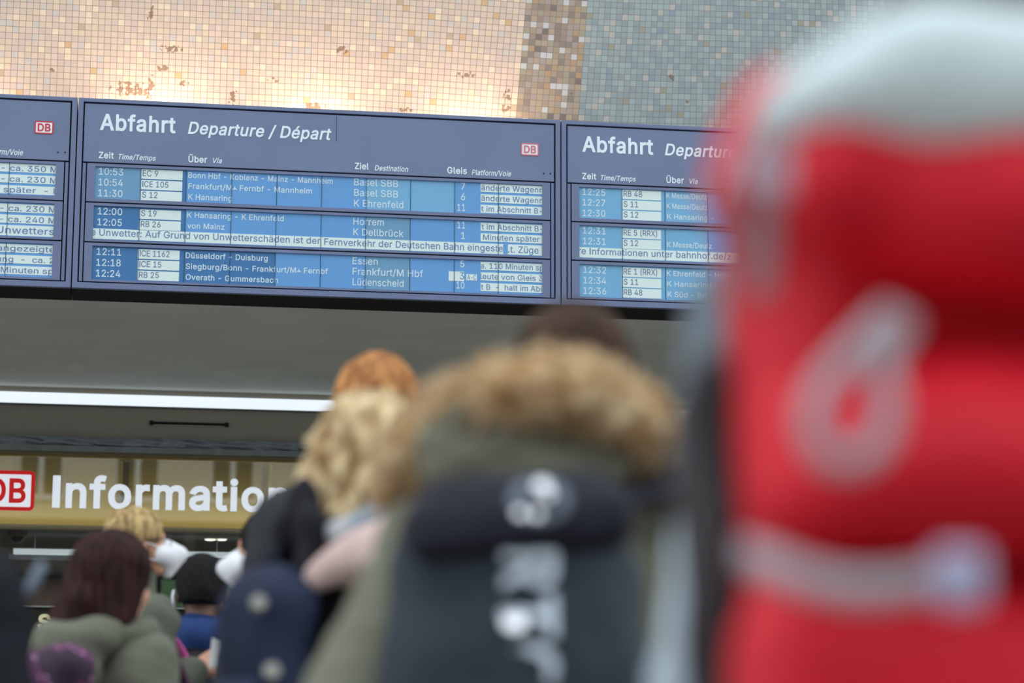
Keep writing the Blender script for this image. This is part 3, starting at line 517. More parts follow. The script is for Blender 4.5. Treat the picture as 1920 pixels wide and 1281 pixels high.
for px, y0, y1, lab in ((227, 856, 926, 'thin golden cord hanging behind the f and o of the sign'), (507, 856, 922, 'thin golden cord hanging behind the last letter of the sign')):
    Yc = YI+.18; a, b = at(px+2, y0, Yc), at(px-2, y1, Yc)
    e = empty('bead_cord', a); tag(e, lab, 'cord', 'cords hanging behind the sign')
    n = 18; MB().tube([Vector((b.x-a.x, 0, b.z-a.z))*(i/n) for i in range(n+1)], [.0065+.003*(i % 2) for i in range(n+1)], 6).build('bead_chain', cordm, e)
    MB().tube([(0, 0, 0), (.001, 0, -.03)], [.010, .008], 8).build('hook', mat('brass_hook', (170, 150, 96), .4), e)
    if px < 300: MB().box(b.x-a.x-.008, b.x-a.x+.008, -.006, .006, b.z-a.z-.085, b.z-a.z).build('end_weight', mat('white_plastic', (240, 240, 244), .4), e)

# the sign on the glass
YS = YI-.012
sg = empty('information_sign', at(100, 958, YS)); tag(sg, 'white information lettering and red white square badge stuck on the office glass', 'sign')
O = Vector(sg.location)
def off(mb): mb.v = [(x-O.x, y-O.y, z-O.z) for x, y, z in mb.v]; return mb
def hpx(px, py, Y): return (at(px, py-.5, Y)-at(px, py+.5, Y)).z
wht = mat('sign_white_glow', (232, 240, 250), .55, emit=.62)  # emission stands in for daylight on the white film
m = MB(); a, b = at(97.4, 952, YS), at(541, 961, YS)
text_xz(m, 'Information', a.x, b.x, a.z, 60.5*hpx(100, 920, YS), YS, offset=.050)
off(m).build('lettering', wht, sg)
def rrect(mb, x0, x1, z0, z1, r, Y, mi=0, hole=None):
    def loop(x0, x1, z0, z1, r):
        L = []
        for cx, cz, a0 in ((x1-r, z1-r, 0), (x0+r, z1-r, 90), (x0+r, z0+r, 180), (x1-r, z0+r, 270)):
            for k in range(7):
                t = math.radians(a0+15*k); L.append((cx+r*math.cos(t), Y, cz+r*math.sin(t)))
        return L
    L = loop(x0, x1, z0, z1, r)
    if hole is None: mb.add(L, [tuple(range(len(L)))[::-1]], mi); return
    H = loop(x0+hole, x1-hole, z0+hole, z1-hole, max(r-hole, .0005)); n = len(L)
    mb.add(L+H, [(i, n+i, n+(i+1) % n, (i+1) % n) for i in range(n)], mi)
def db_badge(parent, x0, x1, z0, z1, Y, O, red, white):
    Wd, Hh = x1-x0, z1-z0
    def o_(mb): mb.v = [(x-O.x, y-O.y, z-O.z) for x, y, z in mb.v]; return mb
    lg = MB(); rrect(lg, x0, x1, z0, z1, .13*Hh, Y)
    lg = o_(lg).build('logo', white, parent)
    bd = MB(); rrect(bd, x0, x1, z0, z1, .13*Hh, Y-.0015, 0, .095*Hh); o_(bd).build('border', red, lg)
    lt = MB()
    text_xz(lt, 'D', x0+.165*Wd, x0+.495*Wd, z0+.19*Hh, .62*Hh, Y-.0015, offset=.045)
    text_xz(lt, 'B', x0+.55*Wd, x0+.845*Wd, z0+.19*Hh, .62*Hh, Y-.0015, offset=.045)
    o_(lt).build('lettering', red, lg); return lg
a, b = at(-43.5, 955.5, YS), at(63.7, 958.5, YS)
db_badge(sg, a.x, b.x, b.z, b.z+75*hpx(60, 920, YS), YS, O, mat('sign_red_glow', (222, 36, 38), .5, emit=.38), wht)  # emission added to brighten the red film too

# hanging lamp inside the office, its suspension, downlights, camera dome
YL = YI+.9
a, b = at(25, 1041.5, YL), at(560, 1052.5, YL)
hl = empty('hanging_lamp', a); tag(hl, 'long white tube lamp hanging level inside the office window', 'lamp')
LN = b.x-a.x
MB().box(0, LN, -.04, .04, .004, .044).build('housing', mat('lamp_housing', (222, 230, 236), .4, emit=.75), hl, bevel=.006)
MB().box(-.03, LN, -.05, .05, -.024, .002).build('reflector', mat('lamp_reflector', (176, 182, 190), .35, emit=.12), hl)
for q in (67, 408):
    t = at(q, 985, YL); MB().tube([(t.x-a.x, 0, .03), (t.x-a.x, 0, t.z-a.z+.02)], .0035, 6).build('suspension_wire', mat('wire_grey', (196, 204, 204), .5), hl)
t = at(67, 975, YL-.5)
MB().box(t.x-a.x-.017, t.x-a.x+.017, -.51, -.48, t.z-a.z-.03, t.z-a.z+.03).build('junction_box', mat('box_grey', (196, 204, 206), .5), hl)
for k, px in enumerate((394, 415)):
    p = at(px, 1013.5, 16.55+0*k); p = Vector((p.x, YI+.42+1.1, INZ))
    q = at(px, 1013.5, 0.001); d = (at(px, 1013.5, 16)-CAM); s = (INZ-.012-CAM.z)/d.z; c = CAM+d*s
    e = empty('ceiling_downlight', (c.x, c.y, INZ-.001)); tag(e, ('glowing round ceiling downlight, the left one of the touching pair', 'glowing round ceiling downlight, the right one of the touching pair')[k], 'light', 'ceiling downlights in the office')
    MB().disc((0, 0, -.004), .036, (0, 0, -1), .008, 20).build('lens', mat('downlight_lens', (255, 250, 232), .4, emit=1.6), e)
    MB().tube([(0, 0, 0), (0, 0, -.004)], [.044, .042], 20).build('ring', mat('white_plastic', (240, 240, 244), .4), e)
d = (at(33, 991, 16)-CAM); c = CAM+d*((INZ-CAM.z)/d.z)
dm = empty('dome_camera', c); tag(dm, 'small grey dome camera on the office ceiling by the left edge', 'camera')
MB().tube([(0, 0, 0), (0, 0, -.055)], [.066, .064], 20).build('base', mat('dome_base', (150, 148, 138), .5), dm)
V, Q = soft([ell((0, 0, -.055), (.045, .045, .045))], .008); link_mesh('dome', np_mesh('dome', [(V, Q, 0)]), mat('dome_glass', (40, 40, 40), .1), dm, True)

ol = bpy.data.lights.new('office_fill_light', 'AREA'); ol.shape = 'RECTANGLE'; ol.size = 8; ol.size_y = 2; ol.energy = 85; ol.color = (1, .95, .86)  # area lamp added to lift the dark office interior
oo = bpy.data.objects.new('office_fill_light', ol); COL.objects.link(oo); oo.location = (.5, YI+2.2, INZ-.06)
# office furniture seen through the glass
def cabinet(px0, px1, py0, py1, Y, name, label, cat, m, doors=2, m2=None):
    a, b = at(px0, py1, Y), at(px1, py0, Y); e = empty(name, (a.x, Y, 0)); tag(e, label, cat)
    Wd = b.x-a.x; H = b.z
    MB().box(0, Wd, 0, .4, 0, H).build('body', m, e)
    for k in range(doors):
        x0 = Wd*k/doors+.01; x1 = Wd*(k+1)/doors-.01
        dr = MB().box(x0, x1, -.02, -.001, .08, H-.02).build('door', m2 or m, e)
        MB().box(x1-.05, x1-.03, -.045, -.021, H*.5, H*.5+.14).build('handle', mat('slot_steel', (170, 166, 158), .4), dr)
    return e
cabinet(-60, 118, 1080, 1135, 19.2, 'tall_cabinet', 'dark brown office cabinet with two doors behind the glass at left', 'cabinet', mat('brown_laminate', (84, 52, 44), .5, var=.15, vscale=4), 2, mat('brown_door', (96, 74, 66), .5))
cabinet(300, 370, 1088, 1150, 18.9, 'green_cabinet', 'dark green office cabinet seen beside the masked man in profile', 'cabinet', mat('green_laminate', (46, 84, 56), .5), 1)
cabinet(404, 470, 1086, 1150, 19.0, 'glass_cabinet', 'pale teal glass fronted cabinet behind the man in the navy hood', 'cabinet', mat('teal_glass', (126, 156, 154), .25), 2)
cabinet(180, 290, 1082, 1150, 19.3, 'grey_cabinet', 'grey office cabinet hidden partly by the dark haired woman', 'cabinet', mat('grey_laminate', (96, 92, 88), .5), 2)
# counter in front of the glass: glass edge and standing letters
zc = at(85, 1137, YI-.10).z
ct = empty('service_counter', (0, YI-.1, 0)); tag(ct, 'dark service counter with a thin pale glass edge under the office window', 'counter')
MB().box(-8.9, 14.4, 0, .08, 0, zc-.012).build('front_panel', mat('counter_dark', (44, 42, 40), .45), ct)
MB().box(-8.9, 14.4, -.05, .085, zc-.010, zc-.001).build('worktop', mat('counter_glass', (176, 186, 180), .2), ct)
a, b = at(70, 1181.5, YI-.15), at(113, 1182.5, YI-.15)
lt = empty('counter_lettering', a); tag(lt, 'cream raised letters on the dark counter front at lower left', 'lettering')
O = Vector(a); m = MB(); text_xz(m, 'St', a.x, b.x, a.z, 30*hpx(90, 1165, YI-.15), a.y, offset=.055)
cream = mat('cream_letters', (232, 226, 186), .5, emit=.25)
lo2 = off(m).build('letters', cream, lt)
s_ = lo2.modifiers.new('depth', 'SOLIDIFY'); s_.thickness = .04; s_.offset = -1

# ---------------------------------------------------------------- departure boards
M_fr = mat('board_blue_grey', (112, 124, 158), .45, var=.05, vscale=3)
M_hd = mat('board_header', (114, 128, 160), .4, var=.05, vscale=2.5)
M_gap = mat('board_gap', (10, 12, 40), .7); M_under = mat('board_underside', (22, 24, 26), .8)
M_let = mat('board_lettering', (236, 245, 255), .6)
M_lcd = [mat('lcd_blue', (92, 146, 200), .35, emit=.20), mat('lcd_blue_pale', (112, 168, 206), .35, emit=.12), mat('lcd_blue_grey', (104, 152, 188), .35, emit=.10), mat('lcd_blue_deep', (62, 116, 170), .35, emit=.08)]
M_seam = mat('lcd_seam', (40, 70, 100), .5)
M_cell = mat('lcd_lit_field', (206, 222, 220), .5, emit=.16)
M_dig = mat('lcd_digits', (196, 216, 226), .5, emit=.12); M_dark = mat('lcd_dark_text', (98, 122, 158), .5)
M_dark2 = mat('lcd_note_text', (104, 134, 178), .5)
M_redp = mat('badge_red_faded', (214, 120, 138), .5); M_whp = mat('badge_white', (246, 248, 252), .5); M_red = mat('badge_red', (206, 60, 78), .5)
def bx(px, py=400): return at(px, py, YB).x
def bz(px, py): return at(px, py, YB).z
F_IN = .0333; F_TOP = .0242; F_BOT = .0346
ZH = bz(155, 304.5)                               # header / display groove
Z1, Z2 = bz(160, 378.8), bz(160, 453.6)
G = .0075
XLq = XA+.1012; XRq = XA+BW-.1018                 # visible display window
DISP = [(bz(178, 312), bz(178, 372)), (bz(176, 385.6), bz(174, 449.5)), (bz(173, 461), bz(171, 524))]
PLATE = [(ZH, Z1), (Z1, Z2), (Z2, ZB+F_BOT)]

def board(k, label, rows, notes, ziel, gleis, header=True, tints=None):
    dx = k*BW
    B = Vector((XA+dx, YB, ZB)); e = empty('departure_board', B); tag(e, label, 'departure board', 'departure boards in a row')
    def loc(mb): mb.v = [(x+dx-B.x, y-B.y, z-B.z) for x, y, z in mb.v]; return mb
    x0, x1 = XA+.003, XA+BW-.003; ix0, ix1 = XA+F_IN, XA+BW-F_IN
    loc(MB().box(x0, x1, YB+.02, YB+.34, ZB+.004, ZT)).build('housing', M_under, e)
    loc(MB().box(ix0-.004, ix1+.004, YB+.010, YB+.0195, ZB+F_BOT-.004, ZT-F_TOP+.004)).build('backing', M_gap, e)
    loc(MB().ring(x0, x1, ZB, ZT, ix0-G/2, ix1+G/2, ZB+F_BOT-G/2, ZT-F_TOP+G/2, YB-.012, YB+.0195)).build('frame', M_fr, e, bevel=.002)
    hp = loc(MB().box(ix0+G/2, ix1-G/2, YB-.006, YB+.0095, ZH+G/2, ZT-F_TOP-G/2)).build('header_panel', M_hd, e, bevel=.002)
    # thin side strips beside the display plates
    for s in (0, 1):
        xa = ix0+G/2 if s == 0 else ix1-G/2-.016
        loc(MB().box(xa, xa+.016, YB-.004, YB+.0095, ZB+F_BOT+G/2, ZH-G/2)).build('side_strip', M_fr, e)
    # header lettering
    Yt = YB-.0075; hm = MB()
    def T(mb, s, px0, px1, py, cap, Y, offset=.0, shear=0, mi=0, clip=None, top=False):
        if px0 > 0: pass
        a = at(px0, py, YB); zz = a.z; xx1 = at(px1, py+.045*(px1-px0), YB).x
        text_xz(mb, s, a.x, xx1, zz, cap*hpx(px0, py, YB), Y, offset, shear, 1.0, clip, mi)
    if header == 'tail':
        T(hm, 'Platform/Voie', 884, 958, 328.5, 10, Yt, .026, .22)
    else:
        T(hm, 'Abfahrt', 187, 329, 244.5, 31, Yt, .042); T(hm, 'Departure / Départ' if k == 0 else 'Departure / Départ', 352, 621, 251.5, 23, Yt, .034, .2)
        T(hm, 'Zeit', 185, 213, 297.3, 12.3, Yt, .036); T(hm, 'Time/Temps', 222, 292, 299.3, 10, Yt, .026, .22)
        T(hm, 'Über', 353, 388, 304.8, 12.3, Yt, .036); T(hm, 'Via', 399, 416, 306.2, 9.5, Yt, .026, .22)
        T(hm, 'Ziel', 665, 691, 317.8, 12.3, Yt, .036); T(hm, 'Destination', 702, 765, 320.3, 10, Yt, .026, .22)
        T(hm, 'Gleis', 838, 875, 325.8, 12.3, Yt, .036); T(hm, 'Platform/Voie', 884, 958, 328.5, 10, Yt, .026, .22)
    loc(hm).build('lettering', M_let, hp)
    for px in (1019.5, 1031.5):
        p = at(px, 326, YB); loc(MB().disc((p.x, YB-.0062, p.z), .0045, (0, -1, 0), .0015, 10)).build('screw', M_gap, hp)
    if k == 0:
        p, q = at(631, 219, YB), at(629, 266, YB); loc(MB().box(p.x-.0016, p.x+.0016, YB-.0068, YB-.0061, q.z, p.z)).build('panel_seam', M_seam, hp)
    a, b = at(976.4, 291.3, YB), at(1009.8, 293.3, YB)
    db_badge(hp, a.x+dx, b.x+dx, b.z, b.z+23.2*hpx(1000, 280, YB), YB-.0075, B, M_redp if k == 0 else M_red, M_whp)
    MW = (XRq-XLq)/10
    for d in range(3):
        zt_, zb_ = DISP[d]; pt, pb = PLATE[d]
        px0, px1 = ix0+.016+G*1.4, ix1-.016-G*1.4
        bez = MB(); zt2, zb2 = pt-G/2, pb+G/2
        bez.ring(px0, px1, zb2, zt2, XLq, XRq, zb_, zt_, YB-.006, YB+.0095)
        dp = loc(bez).build('display', M_fr, e)
        Yd = YB+.006
        lc = MB()
        for i in range(11): lc.v += [(XLq+MW*i, Yd, zb_), (XLq+MW*i, Yd, zt_)]
        for i in range(10): lc.f.append((2*i, 2*i+2, 2*i+3, 2*i+1)); lc.mi.append(tints[d][i])
        loc(lc).build('lcd_strip', M_lcd, dp)
        cells = []; td = MB(); tk = MB(); tn = MB()
        for i, (time, train, via) in enumerate(rows[d]):
            pitch = 20.3; by = [327.1, 401.8, 477.6][d]+pitch*i; lx = [185, 183, 181][d]-i*.7
            if time is None:            # scrolling message line across the whole width
                cells.append((XLq, XRq, bz(174, 447.2), bz(174, 427.6), None))
                for s, p0, p1 in via: T(tn, s, p0, p1, 441.6+(p0-186)*.0416, 12.6, Yd-.0026, .014, clip=(XLq, XRq))
                continue
            if time: T(td, time, lx, lx+46, by, 13.2, Yd-.0012, .018)
            if train:
                cy = [316.8, 392.2, 466.9][d]+20.1*i; cx = [264.2, 261.3, 258.6][d]-.6*i
                cells.append((at(cx, cy, YB).x, at(cx+78.5, cy, YB).x, bz(cx, cy+17.8), bz(cx, cy), None))
                wd = {4: 29, 5: 37, 6: 41, 7: 49, 8: 56, 3: 24, 10: 67}.get(len(train), 50)
                T(tk, train, cx+3.2, cx+3.2+wd, [330.0, 405.0, 480.2][d]+20.1*i, 11.3, Yd-.0026, .012)
            if via: T(td, via[0], [353, 351, 348][d], via[1], [333.2, 407.7, 483.7][d]+20.3*i, 10.6, Yd-.0012, .026)
        for i, z in enumerate(ziel[d]):
            if z: T(td, z[0], [664, 662.5, 661][d], z[1], [347.2, 421, 495][d]+19.8*i, 13.2, Yd-.0012, .018)
        for i, g in enumerate(gleis[d]):
            if g:
                x1 = [872.5, 872.5, 871][d]
                if g == '3':
                    cells.append((bx(841.5, 518), bx(870.5, 518), bz(842, 526.3), bz(842, 508.3), None)); cells.append((bx(874.5, 520), bx(894.5, 520), bz(875, 525.3), bz(875, 513.8), None))
                    T(tn, '3', 862, 870.3, 523.5, 13, Yd-.0026); T(tn, 'A-C', 876, 893, 524.2, 9.5, Yd-.0026)
                else: T(td, g, x1-(15 if len(g) == 2 else 8), x1, [355.2, 428, 501][d]+19.9*i, 13.2, Yd-.0012, .018)
        for i, nte in enumerate(notes[d]):
            if nte is None: continue
            cy = [343.9, 417.2, 490.5][d]+19.8*i
            cells.append((bx(901.3, cy), XRq, bz(901.3, cy+15.2), bz(901.3, cy), None))
            T(tn, nte[0], nte[1], nte[2], cy+12.6, 10.4, Yd-.0026, .016, clip=(bx(901.5, cy), XRq-.002))
        for (xa, xb, za, zb, _) in cells:
            loc(MB().box(xa, xb, Yd-.002, Yd-.0004, za, zb)).build('lit_field', M_cell, dp)
        if td.v: loc(td).build('lettering', M_dig, dp)
        if tk.v: loc(tk).build('train_lettering', M_dark, dp)
        if tn.v: loc(tn).build('note_lettering', M_dark2, dp)
        if k == 0 and d == 1:
            p = at(948, 466, YB); loc(MB().box(p.x-.0125, p.x+.0125, Yd-.0038, Yd-.0027, bz(948, 476), bz(948, 453))).build('dead_segment', M_lcd[0], dp)
        sm = MB()
        for i in range(1, 10):
            x = XLq+MW*i; sm.box(x-.0016, x+.0016, Yd-.0046, Yd-.0040, zb_, zt_)
        loc(sm).build('module_seam', M_seam, dp)
    return e
tin = [[2,3,0,0,0,0,1,1,0,0], [3,3,0,0,0,0,2,0,0,0], [3,3,3,3,0,0,2,0,0,0]]
def note3(*n): return [(s, 902.5, 1017 if len(s) > 14 else 1016) for s in n]
plane = '^'
board(0, 'blue grey departure board, the complete one in the middle with ten fifty three on top', [
    [('10:53', 'EC 9', ('Bonn Hbf - Koblenz - Mainz - Mannheim', 624)), ('10:54', 'ICE 105', ('Frankfurt/M'+plane+' Fernbf - Mannheim', 585)), ('11:30', 'S 12', ('K Hansaring', 435))],
    [('12:00', 'S 19', ('K Hansaring - K Ehrenfeld', 532)), ('12:05', 'RB 26', ('von Mainz', 421)),
     (None, None, [('e', 172.5, 179), ('Unwetter: Auf Grund von Unwetterschäden ist der', 186, 600.5), ('Fernverkehr der Deutschen Bahn eingeste', 608, 943), ('.t. Züge', 953, 1010)])],
    [('12:11', 'ICE 1162', ('Düsseldorf - Duisburg', 502)), ('12:18', 'ICE 15', ('Siegburg/Bonn - Frankfurt/M'+plane+' Fernbf', 615)), ('12:24', 'RB 25', ('Overath - Gummersbach', 521))]],
    [note3('änderte Wagenr', 'änderte Wagenr', 't im Abschnitt B-'), [('t im Abschnitt B-', 903, 1018), ('Minuten später', 906, 1012)], [('a. 110 Minuten sp', 901.5, 1019), ('leute von Gleis 3', 901, 1018), ('t B  -  halt im Abs', 902, 1020)]],
    [[('Basel SBB', 746.5), ('Basel SBB', 746.5), ('K Ehrenfeld', 756.5)], [('Horrem', 720), ('K Dellbrück', 757)], [('Essen', 708.5), ('Frankfurt/M Hbf', 793.5), ('Lüdenscheid', 757)]],
    [['7', '6', '11'], ['11', '1'], ['5', '3', '10']], True, tin)
board(-1, 'blue grey departure board cut by the left picture edge, only its notes column in view', [
    [], [(None, None, [('n Unwetters', 897, 1018)])], []],
    [[('ter  - ca. 350 M', 885, 1020), ('ter  - ca. 230 M', 885, 1020), ('ten später  - l', 890, 1018)], [('ter  - ca. 230 M', 885, 1020), ('ter  - ca. 240 M', 885, 1020)], [('ie angezeigte', 897, 1020), ('eihung  -  ca. 2', 893, 1020), ('30 Minuten sp', 897, 1019)]],
    [[], [], []], [[], [], []], 'tail', [[0]*10]*3)
# the message line of that board sits on its third line
board(1, 'blue grey departure board at right, half covered by the red rucksack', [
    [('12:25', 'RB 48', ('K Messe/Deutz', 434)), ('12:27', 'S 11', ('K Messe/Deutz', 434)), ('12:30', 'S 12', ('K Hansaring -', 446))],
    [('12:31', 'RE 5 (RRX)', None), ('12:31', 'S 12', ('K Messe/Deutz', 440)), (None, None, [('re Informationen unter bahnhof.de/z', 172.5, 478)])],
    [('12:32', 'RE 1 (RRX)', ('K Ehrenfeld - Horrem', 492)), ('12:34', 'S 11', ('K Hansaring - K', 466)), ('12:36', 'RB 48', ('K Süd - Brühl -', 457))]],
    [[], [], []], [[], [], []], [[], [], []], True, [[1,1,1,0,0,0,1,1,0,0], [1,1,1,0,0,0,2,0,0,0], [1,1,1,0,0,0,2,0,0,0]])

# warm lamps hidden behind the boards wash the mosaic
for px, en in ((-60, 20), (300, 40), (590, 38), (880, 34)):
    p = at(px, 190, YM)
    l = bpy.data.lights.new('wall_washer', 'SPOT'); l.energy = en; l.color = (1, .77, .57); l.spot_size = math.radians(150); l.spot_blend = 1; l.shadow_soft_size = .05
    o = bpy.data.objects.new('wall_washer', l); COL.objects.link(o); o.location = (p.x, YM-.17, ZT-.16); o.rotation_euler = (math.radians(180-16), 0, 0)

# ---------------------------------------------------------------- people
SKIN = mat('skin_pale', (214, 160, 134), .55, var=.06, vscale=12); SKIN_D = mat('skin_dark', (110, 74, 58), .5, var=.06, vscale=12); SKIN_M = mat('skin_tan', (196, 140, 108), .55, var=.06, vscale=12)
EYE = mat('eye_white', (225, 222, 216), .3); IRIS = mat('eye_iris', (60, 46, 36), .2)
def head_prims():
    return [ell((0, -.014, .024), (.075, .094, .092)), ell((0, .030, -.032), (.061, .064, .084)), cap((-.020, .052, -.092), (.020, .052, -.092), .022, .022),
            cap((0, .088, .004), (0, .110, -.034), .009, .013, k=.014), cap((-.014, .098, -.040), (.014, .098, -.040), .008, k=.012),
            cap((-.036, .074, .016), (.036, .074, .016), .014, k=.018), ell((-.042, .058, -.042), (.026, .026, .026)), ell((.042, .058, -.042), (.026, .026, .026)),
            cap((-.018, .088, -.068), (.018, .088, -.068), .007, k=.010), cap((-.014, .086, -.077), (.014, .086, -.077), .007, k=.010),
            ell((-.079, -.006, -.016), (.010, .020, .033), k=.008), ell((.079, -.006, -.016), (.010, .020, .033), k=.008),
            cap((0, -.026, -.06), (0, -.040, -.20), .050, .058)]
HEAD_SUB = [ell((-.032, .104, .002), (.017, .020, .011)), ell((.032, .104, .002), (.017, .020, .011))]
def uvball(c, r, n=10):
    V = []; Q = []
    for i in range(n+1):
        for j in range(n):
            a = math.pi*i/n; b = 2*math.pi*j/n; V.append((c[0]+r*math.sin(a)*math.cos(b), c[1]+r*math.cos(a), c[2]+r*math.sin(a)*math.sin(b)))
    for i in range(n):
        for j in range(n): Q.append((i*n+j, i*n+(j+1) % n, (i+1)*n+(j+1) % n, (i+1)*n+j))
    return np.array(V), np.array(Q)
_hand = {}
def hand_mesh(side, grip):
    """hand frame: fingers along +y, palm facing -z, thumb on the x=-side flank"""
    key = (side, grip)
    if key in _hand: return _hand[key]
    pr = [cap((-.022, .02, 0), (-.024, .085, 0), .014, .013, (1, 1, .9)), cap((.022, .02, 0), (.024, .082, 0), .014, .012), cap((0, .0, 0), (0, .086, 0), .020, .014, (1.2, 1, .75)), cap((0, -.05, 0), (0, .02, 0), .024, .022, (1.1, 1, .8))]
    L = [.070, .080, .074, .058]
    for i in range(4):
        x = (-.028+.0185*i)*1.0; y0 = .088-(.006 if i == 3 else 0); a = .35+.9*grip+.06*i; p = np.array([x, y0, 0]); ln = L[i]; r = .0088-.0007*i*.6
        for j, fr in enumerate((.45, .31, .24)):
            q = p+np.array([x*.12*fr, math.cos(a), -math.sin(a)])*ln*fr; pr.append(cap(p, q, r, r*.93, k=.003)); p = q; r *= .92; a += .30+.55*grip
    t0 = np.array([-.028, .022, -.004]); t1 = t0+(-.026, .030, -.012); t2 = t1+(-.004, .030, -.012-.012*grip)
    pr += [cap(t0, t1, .013, .011, k=.010), cap(t1, t2, .0105, .0085, k=.003)]
    V, Q = soft(pr, .0042, .006)
    if side > 0: V = V*np.array([-1, 1, 1]); Q = Q[:, ::-1]
    _hand[key] = (V, Q); return V, Q
def frame_to(d, up):
    y = A3(d); y = y/np.linalg.norm(y); z = A3(up); z = z-y*(z@y); z = z/np.linalg.norm(z); x = np.cross(y, z); return np.stack([x, y, z], 1)

class Person:
    """local frame: feet at the origin, facing +y, z up"""
    def __init__(s, label, px, top, Y, facing, skin=SKIN, hair_h=.015, head=(0, 0), fwd_head=.03, wid=1.0, arms=None, grip=.5, lean=0.0, H=None, group=None, hs=1.0):
        p = at(px, top, Y)
        s.H = (p.z-hair_h) if H is None else H
        s.b = b = s.H/1.74; s.rz = -math.radians(facing)
        hx = np.array([0, fwd_head+lean, 0])
        R = rotm(rz=s.rz); o = R@hx
        s.e = empty('person', (p.x-o[0], Y-o[1], 0), s.rz); tag(s.e, label, 'person', group)
        s.hu = (.5+.5*b)*hs; s.hc = np.array([0, fwd_head+lean, s.H-.117*s.hu])
        s.hR = rotm(rz=-math.radians(head[0]))@rotm(rx=math.radians(head[1]))
        w_ = .155*wid*b; s.w = w_; s.lean = lean
        zs = 1.405*b; s.zs = zs; s.top_y = lean*.8
        J = arms or {}
        s.arm = {}
        for sd, nm in ((-1, 'L'), (1, 'R')):
            S = np.array([sd*w_*1.06, s.top_y, zs-.02*b])
            E = A3(J.get(nm+'e', (sd*(w_+.085*b), s.top_y-.03, 1.10*b))); Wt = A3(J.get(nm+'w', (sd*(w_+.095*b), s.top_y+.07, .86*b)))
            s.arm[nm] = (S, E, Wt)
        s.skin = skin; s.grip = grip
        s.body()
    def body(s):
        b = s.b; w_ = s.w; ty = s.top_y; zs = s.zs
        pr = [cap((0, 0, .93*b), (0, ty*.5, 1.12*b), .125*b, .115*b, (1.1, .8, 1)), cap((0, ty*.5, 1.12*b), (0, ty, 1.30*b), .118*b, .125*b, (1.15, .8, 1)), cap((-w_*.8, ty, zs-.03*b), (w_*.8, ty, zs-.03*b), .062*b),
              cap((0, ty, zs-.02*b), s.hc+np.array([0, -.03, -.08])*s.hu, .060*b, .050*b)]
        for sd in (-1, 1):
            pr += [cap((sd*.09*b, 0, .90*b), (sd*.10*b, .01, .50*b), .086*b, .054*b), cap((sd*.10*b, .01, .50*b), (sd*.11*b, -.02, .09*b), .052*b, .034*b), cap((sd*.11*b, -.03, .045*b), (sd*.125*b, .12*b, .03*b), .036*b, .026*b)]
        for S, E, W in s.arm.values(): pr += [cap(S, E, .046*b, .038*b), cap(E, W, .037*b, .026*b)]
        V, Q = soft(pr, .016, .03)
        parts = [(V, Q, 0)]
        V, Q = soft(head_prims(), .0062, .022, HEAD_SUB); parts.append((V*s.hu@s.hR.T+s.hc, Q, 0))
        for sd in (-1, 1):
            V, Q = uvball((sd*.032, .078, .002), .0125); parts.append((V*s.hu@s.hR.T+s.hc, Q, 1))
            V, Q = uvball((sd*.032, .0835, .002), .0076, 8); parts.append((V*s.hu@s.hR.T+s.hc, Q, 2))
        for nm, (S, E, W) in s.arm.items():
            V, Q = hand_mesh(-1 if nm == 'L' else 1, s.grip); d = W-E; side = -1 if nm == 'L' else 1
            Fm = frame_to(d, (side*1.0, -.2, .3)); parts.append((V*b@Fm.T+W+d/np.linalg.norm(d)*.035*b, Q, 0))
        link_mesh('body', np_mesh('body', parts), [s.skin, EYE, IRIS], s.e, True)
    def head_obj(s, name, prims, h, m, k=.02, subs=(), disp=None, label=None):
        return soft_obj(name, prims, h, m, s.e, k, subs, disp, (s.hR*s.hu, s.hc), label)
    def coat(s, m, th=.030, wr=.006, hood=None, collar=.07, name='jacket', hem=.80, seed=1, arm_r=1.0, res=.013, extra=()):
        b = s.b; w_ = s.w; ty = s.top_y; zs = s.zs; t = th
        pr = [cap((0, 0, hem*b), (0, ty*.4, 1.08*b), .150*b+t, .140*b+t, (1.12, .82, 1)), cap((0, ty*.4, 1.08*b), (0, ty, 1.29*b), .140*b+t, .140*b+t, (1.12*(.85+.15*w_/.155), .82, 1)),
              cap((-w_*.86, ty, zs-.035*b), (w_*.86, ty, zs-.035*b), .070*b+t*.9), cap((0, ty, zs-.01), (0, s.hc[1]*.6+ty*.4-.03, zs+collar*b), .086*b+t*.4, .070*b+t*.3)]
        for S, E, W in s.arm.values():
            pr += [cap(S+np.array([0, 0, -.01]), E, (.064*b+t*.8)*arm_r, (.052*b+t*.7)*arm_r), cap(E, W, (.052*b+t*.7)*arm_r, (.036*b+t*.6)*arm_r)]
        pr += list(extra)
        w1 = wrinkle(wr, 15, seed, .8); w2 = wrinkle(wr*.45, 42, seed+9, 1.6)
        return soft_obj(name, pr, res, m, s.e, .045, (), lambda P: w1(P)+w2(P))
    def trousers(s, m, shoe=None):
        b = s.b; pr = [cap((0, 0, .97*b), (0, 0, .86*b), .128*b, .135*b, (1.12, .85, 1))]
        for sd in (-1, 1): pr += [cap((sd*.09*b, 0, .88*b), (sd*.10*b, .01, .50*b), .098*b, .070*b), cap((sd*.10*b, .01, .50*b), (sd*.11*b, -.02, .075*b), .070*b, .056*b)]
        soft_obj('trousers', pr, .02, m, s.e, .03, (), wrinkle(.004, 16, 4))
        for sd in (-1, 1):
            soft_obj('shoe', [cap((sd*.11*b, -.045*b, .056*b), (sd*.13*b, .13*b, .042*b), .050*b, .040*b), rbox((sd*.12*b, .045*b, .012), (.046*b, .135*b, .012), .01)], .013, shoe or mat('shoe_black', (34, 32, 32), .5), s.e, .03)
